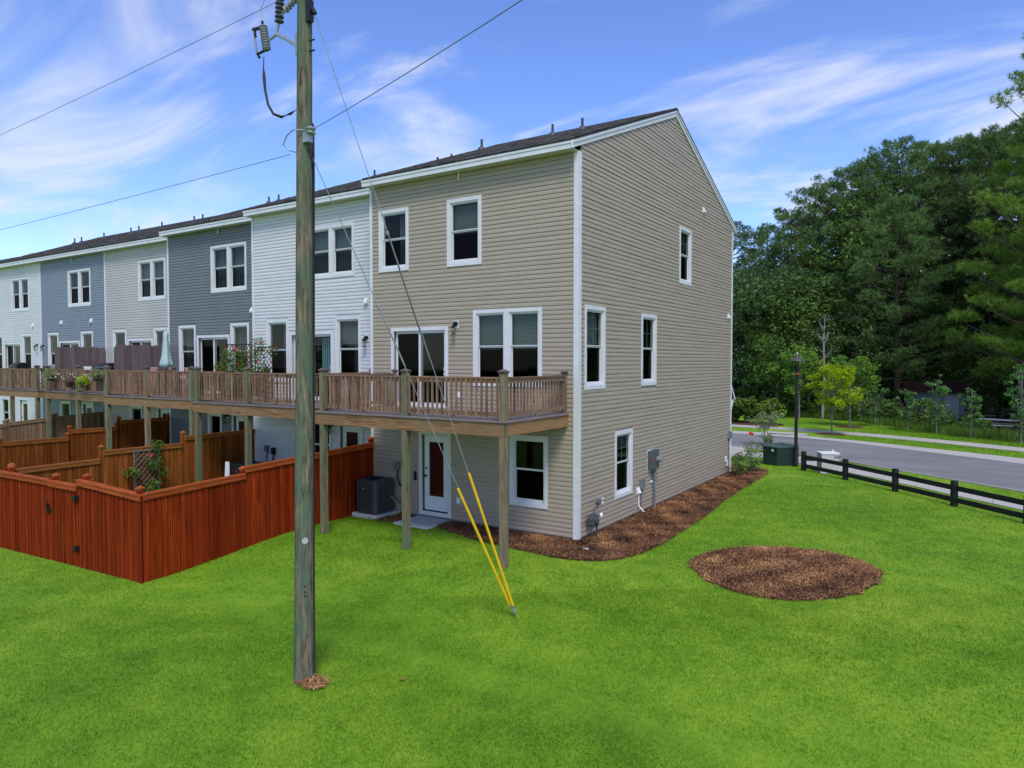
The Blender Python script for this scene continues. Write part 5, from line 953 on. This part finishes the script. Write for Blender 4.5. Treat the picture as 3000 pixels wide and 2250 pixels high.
def broad(name, label, Hh, z0, rx, seed, mat, nc=46, nl=9000, size=.13, cr=.17, bark=None, group=None, trunk=.016, low=.5, cat='tree', stems=1, tall=1.0):
    r = np.random.default_rng(seed); T = thing(name, label, cat, (0, 0, 0), group); q = MB(); cs = []; rs = []; zc_ = (z0+Hh)/2; hz = (Hh-z0)/2
    for i in range(nc):
        d = r.normal(size=3); d /= np.linalg.norm(d); k = r.uniform(.35, .97)**.6; zz = d[2]*k; wob = 1+.25*math.sin(d[0]*4+seed)+.15*r.normal()
        prof = 1 if zz > 0 else 1+.0*zz
        c = np.array([d[0]*k*rx*wob*prof, d[1]*k*rx*wob*prof, zc_+zz*hz*(1+.1*r.normal())]); rr = Hh*cr*r.uniform(.45, .9)*(.75 if zz > .6 else 1); c[2] = min(c[2], Hh-rr*.6); cs.append(c); rs.append((rr, rr, rr*.72))
    for s in range(stems):
        a = s*2.1; ox, oy = (.07*Hh*math.cos(a), .07*Hh*math.sin(a)) if stems > 1 else (0, 0)
        q.tube([(ox*.2, oy*.2, -.2), (ox*.6, oy*.6, z0*.6), (ox*1.5, oy*1.5, zc_), (ox*2, oy*2, Hh*.86)], [Hh*trunk*1.2, Hh*trunk, Hh*trunk*.7, .02], 8)
    for c in cs[::2]:
        zb = z0*.75+(c[2]-z0)*.45; q.tube([(0, 0, max(zb, z0*.5)), (c[0]*.5, c[1]*.5, (zb+c[2])/2+.05*Hh), tuple(c)], [Hh*trunk*.45, Hh*trunk*.28, .012], 5)
    q.build('trunk', bark or m_barkg, T, origin=(0, 0, 0)); foliage('crown', mat, T, leaves(nl, blob(cs, rs, .55), size, .5, .55, seed), (0, 0, 0)); return T
def put(T, x, y, sc=1, rz=0, zs=None): T.location = (x, y, G0); T.rotation_euler = (0, 0, rz); T.scale = (sc, sc, zs or sc)
GP = 'pines in the wood across the street'; GD = 'broadleaf trees in the wood across the street'
LP_ = 'dark green pine deep in the wood behind the front trees'; LD_ = 'broadleaf tree deep in the wood behind the front trees'
pv = [pine('pine_tree', LP_, 20, .30, 4.6, 21, m_pine, 70, GP), pine('pine_tree', LP_, 20, .38, 4.2, 22, m_pine, 60, GP), pine('pine_tree', LP_, 20, .22, 5.0, 23, m_pine, 78, GP)]
dv_ = [broad('broadleaf_tree', LD_, 14, 1.5, 4.2, 31, m_dec, 70, 12000, .16, .15, group=GD), broad('broadleaf_tree', LD_, 14, 2.2, 3.6, 32, m_dec, 60, 11000, .15, .15, group=GD), broad('broadleaf_tree', LD_, 14, 1.0, 4.6, 33, m_dec2, 70, 12000, .16, .15, group=GD)]
used = set()
PL = ['pine whose crown tops the wood behind the dead grey tree', 'pine standing behind the bright young tree by the lamp', 'pine standing behind the yellow green young tree', 'tall pine just behind the layered soft needled pine', 'tall pine standing behind the grey shed', 'tall pine between the shed and the deepest picnic table', 'tall pine behind the brown plank picnic table', 'tall pine behind the deepest picnic table', 'lower pine at the house end of the wood']
DL = ['broadleaf tree at the wood edge behind the rounded shrubs', 'broadleaf tree beside the one behind the rounded shrubs', 'broadleaf tree at the wood edge behind the street lamp', 'broadleaf tree half hidden by the end house', 'low broadleaf tree leaning over the rounded shrub bed', 'low broadleaf tree beside the dead grey tree', 'low broadleaf tree behind the yellow green young tree', 'low broadleaf tree at the foot of the layered pine']
def place(vs, k, x, y, sc, zs=None, label=None):
    rz = random.uniform(0, 6.28)
    if (id(vs), k) not in used: used.add((id(vs), k)); BASE[id(vs), k] = vs[k]['label']; put(vs[k], x, y, sc, rz, zs); o = vs[k]
    else: o = copy_tree(vs[k], (x, y, G0), rz, sc, BASE[id(vs), k], zs)
    if label: o['label'] = label
BASE = {}
# x, y, height
for i, (x, y, h_) in enumerate([(-3.6, 49.5, 19.0), (-1.6, 52.5, 20.6), (.2, 50.5, 20.8), (2.0, 52, 22.3), (5.0, 53.5, 21.0), (6.6, 51.5, 21.6), (8.6, 50, 21.5), (10.6, 47, 21), (-5.6, 50, 17), (13.5, 46, 21.5), (3.6, 61, 24), (7.8, 60, 24), (11.5, 57, 23.5), (16, 52, 22), (-9, 55, 17), (-13, 57, 18), (20, 44, 21), (15, 60, 24), (24, 52, 22), (-18, 60, 19), (0, 66, 23), (-6, 64, 19)]): place(pv, i % 3, x, y, h_/20*random.uniform(.95, 1.03), h_/20, PL[i] if i < len(PL) else None)
for i, (x, y, h_) in enumerate([(-6.6, 45, 12.5), (-4.4, 45.5, 12.2), (-2.4, 46, 11.0), (-8.6, 47, 13), (-5.2, 43.2, 8.8), (-2.9, 43.4, 7.6), (-.8, 46.5, 9.5), (1.2, 47.5, 9), (-7.6, 51, 14.5), (4.2, 49.5, 8.5), (7.0, 48.5, 8), (9.4, 52, 9), (12.5, 50, 10), (-11, 50, 14), (1.5, 57, 13), (5.5, 57, 12), (9.5, 57, 12), (-3, 57, 14), (14, 54, 12), (-15, 54, 14), (18, 48, 12), (2, 55, 10), (7, 62, 12), (-1, 60, 12), (12, 64, 13), (4, 66, 13), (22, 42, 13)]): place(dv_, (i*2+(1 if i > 12 else 0)) % 3, x, y, h_/14*random.uniform(.95, 1.15), h_/14, DL[i] if i < len(DL) else None)
T = broad('broadleaf_tree', 'lighter green broadleaf crown rising among the pines', 19.5, 7, 3.6, 36, m_dec2, 60, 9500, .16, .1); put(T, .9, 49.0, .97, 1)
T = pine('pine_tree', 'layered soft needled pine standing forward of the wood', 16.8, .16, 4.4, 41, m_pine, 70, dens=1.1, lowlen=.85); put(T, 3.0, 45.5, .98, .7)
T = pine('pine_tree', 'sunlit bright green pine at the street edge of the wood', 25, .1, 5.0, 43, m_pineb, 96, tl=.27, tw=.015, nn=11, dens=1.1, lowlen=.9); put(T, 12.4, 36.6, 1, 2.2)
T = pine('pine_tree', 'smaller bright pine beside the tall sunlit one', 13, .2, 4.2, 44, m_pineb, 64, tl=.27, tw=.015, nn=11, dens=1.1, lowlen=.95); put(T, 11.0, 38.2, .95, .2)
# bare grey snag
T = thing('dead_tree', 'bare grey dead tree standing in front of the dark wood', 'tree', (0, 0, 0)); q = MB(); r = np.random.default_rng(5); q.tube([(0, 0, -.2), (.1, 0, 3), (.0, .1, 6.2), (.1, .1, 8.2)], [.12, .1, .06, .015], 7)
for i in range(26):
    z = r.uniform(2.4, 7.8); a = r.uniform(0, 6.28); l_ = r.uniform(.4, 1.5)*(1.1-z/11); q.tube([(.05, .05, z), (l_*.5*math.cos(a), l_*.5*math.sin(a), z+l_*.4), (l_*.8*math.cos(a+.3), l_*.8*math.sin(a+.3), z+l_*1.1)], [.03, .02, .006], 5)
q.build('trunk', m_snag, T, origin=(0, 0, 0)); put(T, -1.6, 41.5, .95)
# young street trees
T = broad('young_tree', 'yellow green young tree between street and far sidewalk', 4.35, 1.3, 1.5, 51, m_ylw, 60, 5200, .075, .1, trunk=.011, cat='tree'); put(T, .85, 29.9, 1, .4)
T = broad('young_tree', 'bright green young tree in a mulch ring beyond the sidewalk', 4.9, 1.4, 1.5, 52, m_brt, 56, 4800, .075, .11, trunk=.011); put(T, 1.1, 35.2, 1, 1)
T = broad('young_tree', 'bright green young tree behind the street lamp', 5.6, 1.6, 1.6, 53, m_brt, 56, 4800, .08, .11, trunk=.01); put(T, -3.0, 40.4, 1, 2)
for i, (x, y, h_, rr) in enumerate([(2.4, 36.7, 3.0, .75), (4.35, 34.7, 2.65, .6), (5.95, 33.2, 3.5, .62), (7.65, 31.7, 3.0, .6), (9.83, 30.3, 4.3, .85)]):
    T = broad('sapling', ['dark leafed sapling nearest the mulch ringed tree', 'small round topped sapling in front of the grey shed', 'tall thin sapling in front of the shed roof', 'slim sapling in front of the brown picnic table', 'open branched sapling beside the pale picnic table'][i], h_, h_*.22, rr, 60+i, m_sap, 44, 1200, .075, .065, trunk=.009); put(T, x, y)
for x, y, k in ((.85, 29.9, 0), (1.1, 35.2, 1)): setp(MB().lathe([(.9, 0), (.7, .03), (.1, .06)], (x, y, G0), 20).build('mulch_ring', m_mulch, None), ['mulch ring round the yellow green tree', 'mulch ring round the bright green tree'][k], kind='structure')
sheet('shrub_bed', [tuple(p) for p in smooth([(-12, 33.2), (-5.5, 33), (-3.3, 33.2), (-2.5, 34), (-3.2, 35.2), (-6, 36.6), (-12, 37), (-12, 33.2)], 2)], G0+.02, m_mulch, 'dark mulch bed under the three rounded shrubs')
for i, (x, y, h_, rr) in enumerate([(-6.6, 35.4, 1.85, .95), (-5.35, 34.9, 1.95, .95), (-3.7, 34.7, 1.8, .9), (-9, 35.4, 1.9, 1)]):
    T = broad('shrub', 'rounded evergreen shrub with bright leaf tips in the far bed', h_, .15, rr, 70+i, m_shrubt, 46, 3000, .09, .2, cat='shrub', stems=3, group='rounded shrubs in the far bed'); put(T, x, y)
T = broad('crape_myrtle', 'small multi stemmed pale flowering shrub behind the green cabinet', 1.85, .75, .62, 81, m_crape, 34, 1300, .045, .14, cat='shrub', stems=4, trunk=.008); put(T, -1.0, 22.0)
for i, (x, y, h_) in enumerate([(.5, 11.75, .98), (.72, 12.85, 1.25)]):
    T = broad('evergreen_shrub', ['low upright evergreen shrub at the gable corner', 'taller upright evergreen shrub near the gable corner'][i], h_, .05, .26, 85+i, m_shrub, 30, 900, .035, .16, cat='shrub', stems=3, trunk=.01); put(T, x, y)
T = broad('shrub', 'small dark leafed plant between shrubs and green cabinet', .9, .1, .35, 88, m_dec2, 20, 420, .05, .2, cat='shrub', stems=3); put(T, -.3, 19.2)
# understorey along the edge of the wood
uv = [broad('undergrowth_bush', 'tangled green bush along the edge of the wood', 2.2, .1, 1.3, 90+i, (m_weed, m_dec2, m_shrub)[i], 36, 1500, .1, .2, cat='shrub', stems=3, group='bushes along the wood edge') for i in range(3)]
i = 0
for t in np.linspace(0, 1, 26):
    k = t*(len(woodE)-1); p = woodE[int(k)]
edge = resample(woodE[(woodE[:, 0] > -13) & (woodE[:, 0] < 16)], n=34)
for i, p in enumerate(edge):
    h_ = random.uniform(.5, 1.0)*(.62 if p[0] > 5.5 else 1); nx_, ny_ = random.uniform(.2, 1.5), random.uniform(1.2, 3.0)
    place(uv, i % 3, p[0]+nx_*.5, p[1]+ny_, h_, h_*random.uniform(.8, 1.1))
for i in range(26):
    x = -10+i*.95; place(uv, i % 3, x+random.uniform(-.5, .5), (47.5 if x < 4.5 else 50.5)+random.uniform(0, 3), random.uniform(1.2, 1.9), None, 'taller shaded bush growing under the trees of the wood')
# tall grass and weeds on the wood edge
E2 = resample(woodE[(woodE[:, 0] > -8) & (woodE[:, 0] < 15)], n=300); n = 16000; k = rng.integers(0, 300, n); P2 = E2[k]+np.c_[rng.uniform(-.3, 1.2, n), np.abs(rng.normal(0, 1.3, n))+.2]; th = rng.uniform(0, 6.28, n); L_ = rng.uniform(.2, .6, n)
V = np.empty((n, 3, 3)); V[:, 0] = np.c_[P2[:, 0]-.02*np.cos(th), P2[:, 1]-.02*np.sin(th), np.full(n, G0)]; V[:, 1] = np.c_[P2[:, 0]+.02*np.cos(th), P2[:, 1]+.02*np.sin(th), np.full(n, G0)]; V[:, 2] = np.c_[P2[:, 0]+rng.normal(0, .12, n), P2[:, 1]+rng.normal(0, .12, n), G0+L_]
setp(link(fmesh('tall_grass', V.reshape(-1, 3), np.arange(3*n).reshape(n, 3), rng.uniform(0, 1, n), m_weed), 'tall_grass', None, None, (0, 0, 0)), 'tall rough grass and weeds along the edge of the wood', 'grass', kind='stuff')
# fallen leaves and a stone
for i, (x, y, lab) in enumerate([(4.05, -7.9, 'small reddish fallen leaf on the lawn'), (1.0, -7.2, 'small brown fallen leaf on the lawn by the pole')]):
    z = g_(x, y)+.045; setp(MB().add([(x-.05, y, z), (x, y-.025, z+.012), (x+.055, y, z+.004), (x, y+.028, z+.01), (x-.05, y, z-.003), (x, y-.025, z+.009), (x+.055, y, z+.001), (x, y+.028, z+.007)], [(0, 1, 2, 3), (7, 6, 5, 4), (0, 4, 5, 1), (1, 5, 6, 2), (2, 6, 7, 3), (3, 7, 4, 0)]).build('fallen_leaf', M('dry_leaf', (.4, .12, .06) if i == 0 else (.3, .15, .06), rough=.8), None), lab, 'leaf')
setp(MB().add([(.45, -.62, -.03), (.6, -.7, -.03), (.63, -.6, -.03), (.5, -.54, -.03), (.48, -.62, .02), (.58, -.67, .015), (.6, -.61, .02), (.51, -.57, .015)], [(3, 2, 1, 0), (4, 5, 6, 7), (0, 1, 5, 4), (1, 2, 6, 5), (2, 3, 7, 6), (3, 0, 4, 7)]).build('stone', m_conc2, None), 'pale stone lying in the mulch near the house corner', 'stone')
for m in bpy.data.materials: m.use_backface_culling = False
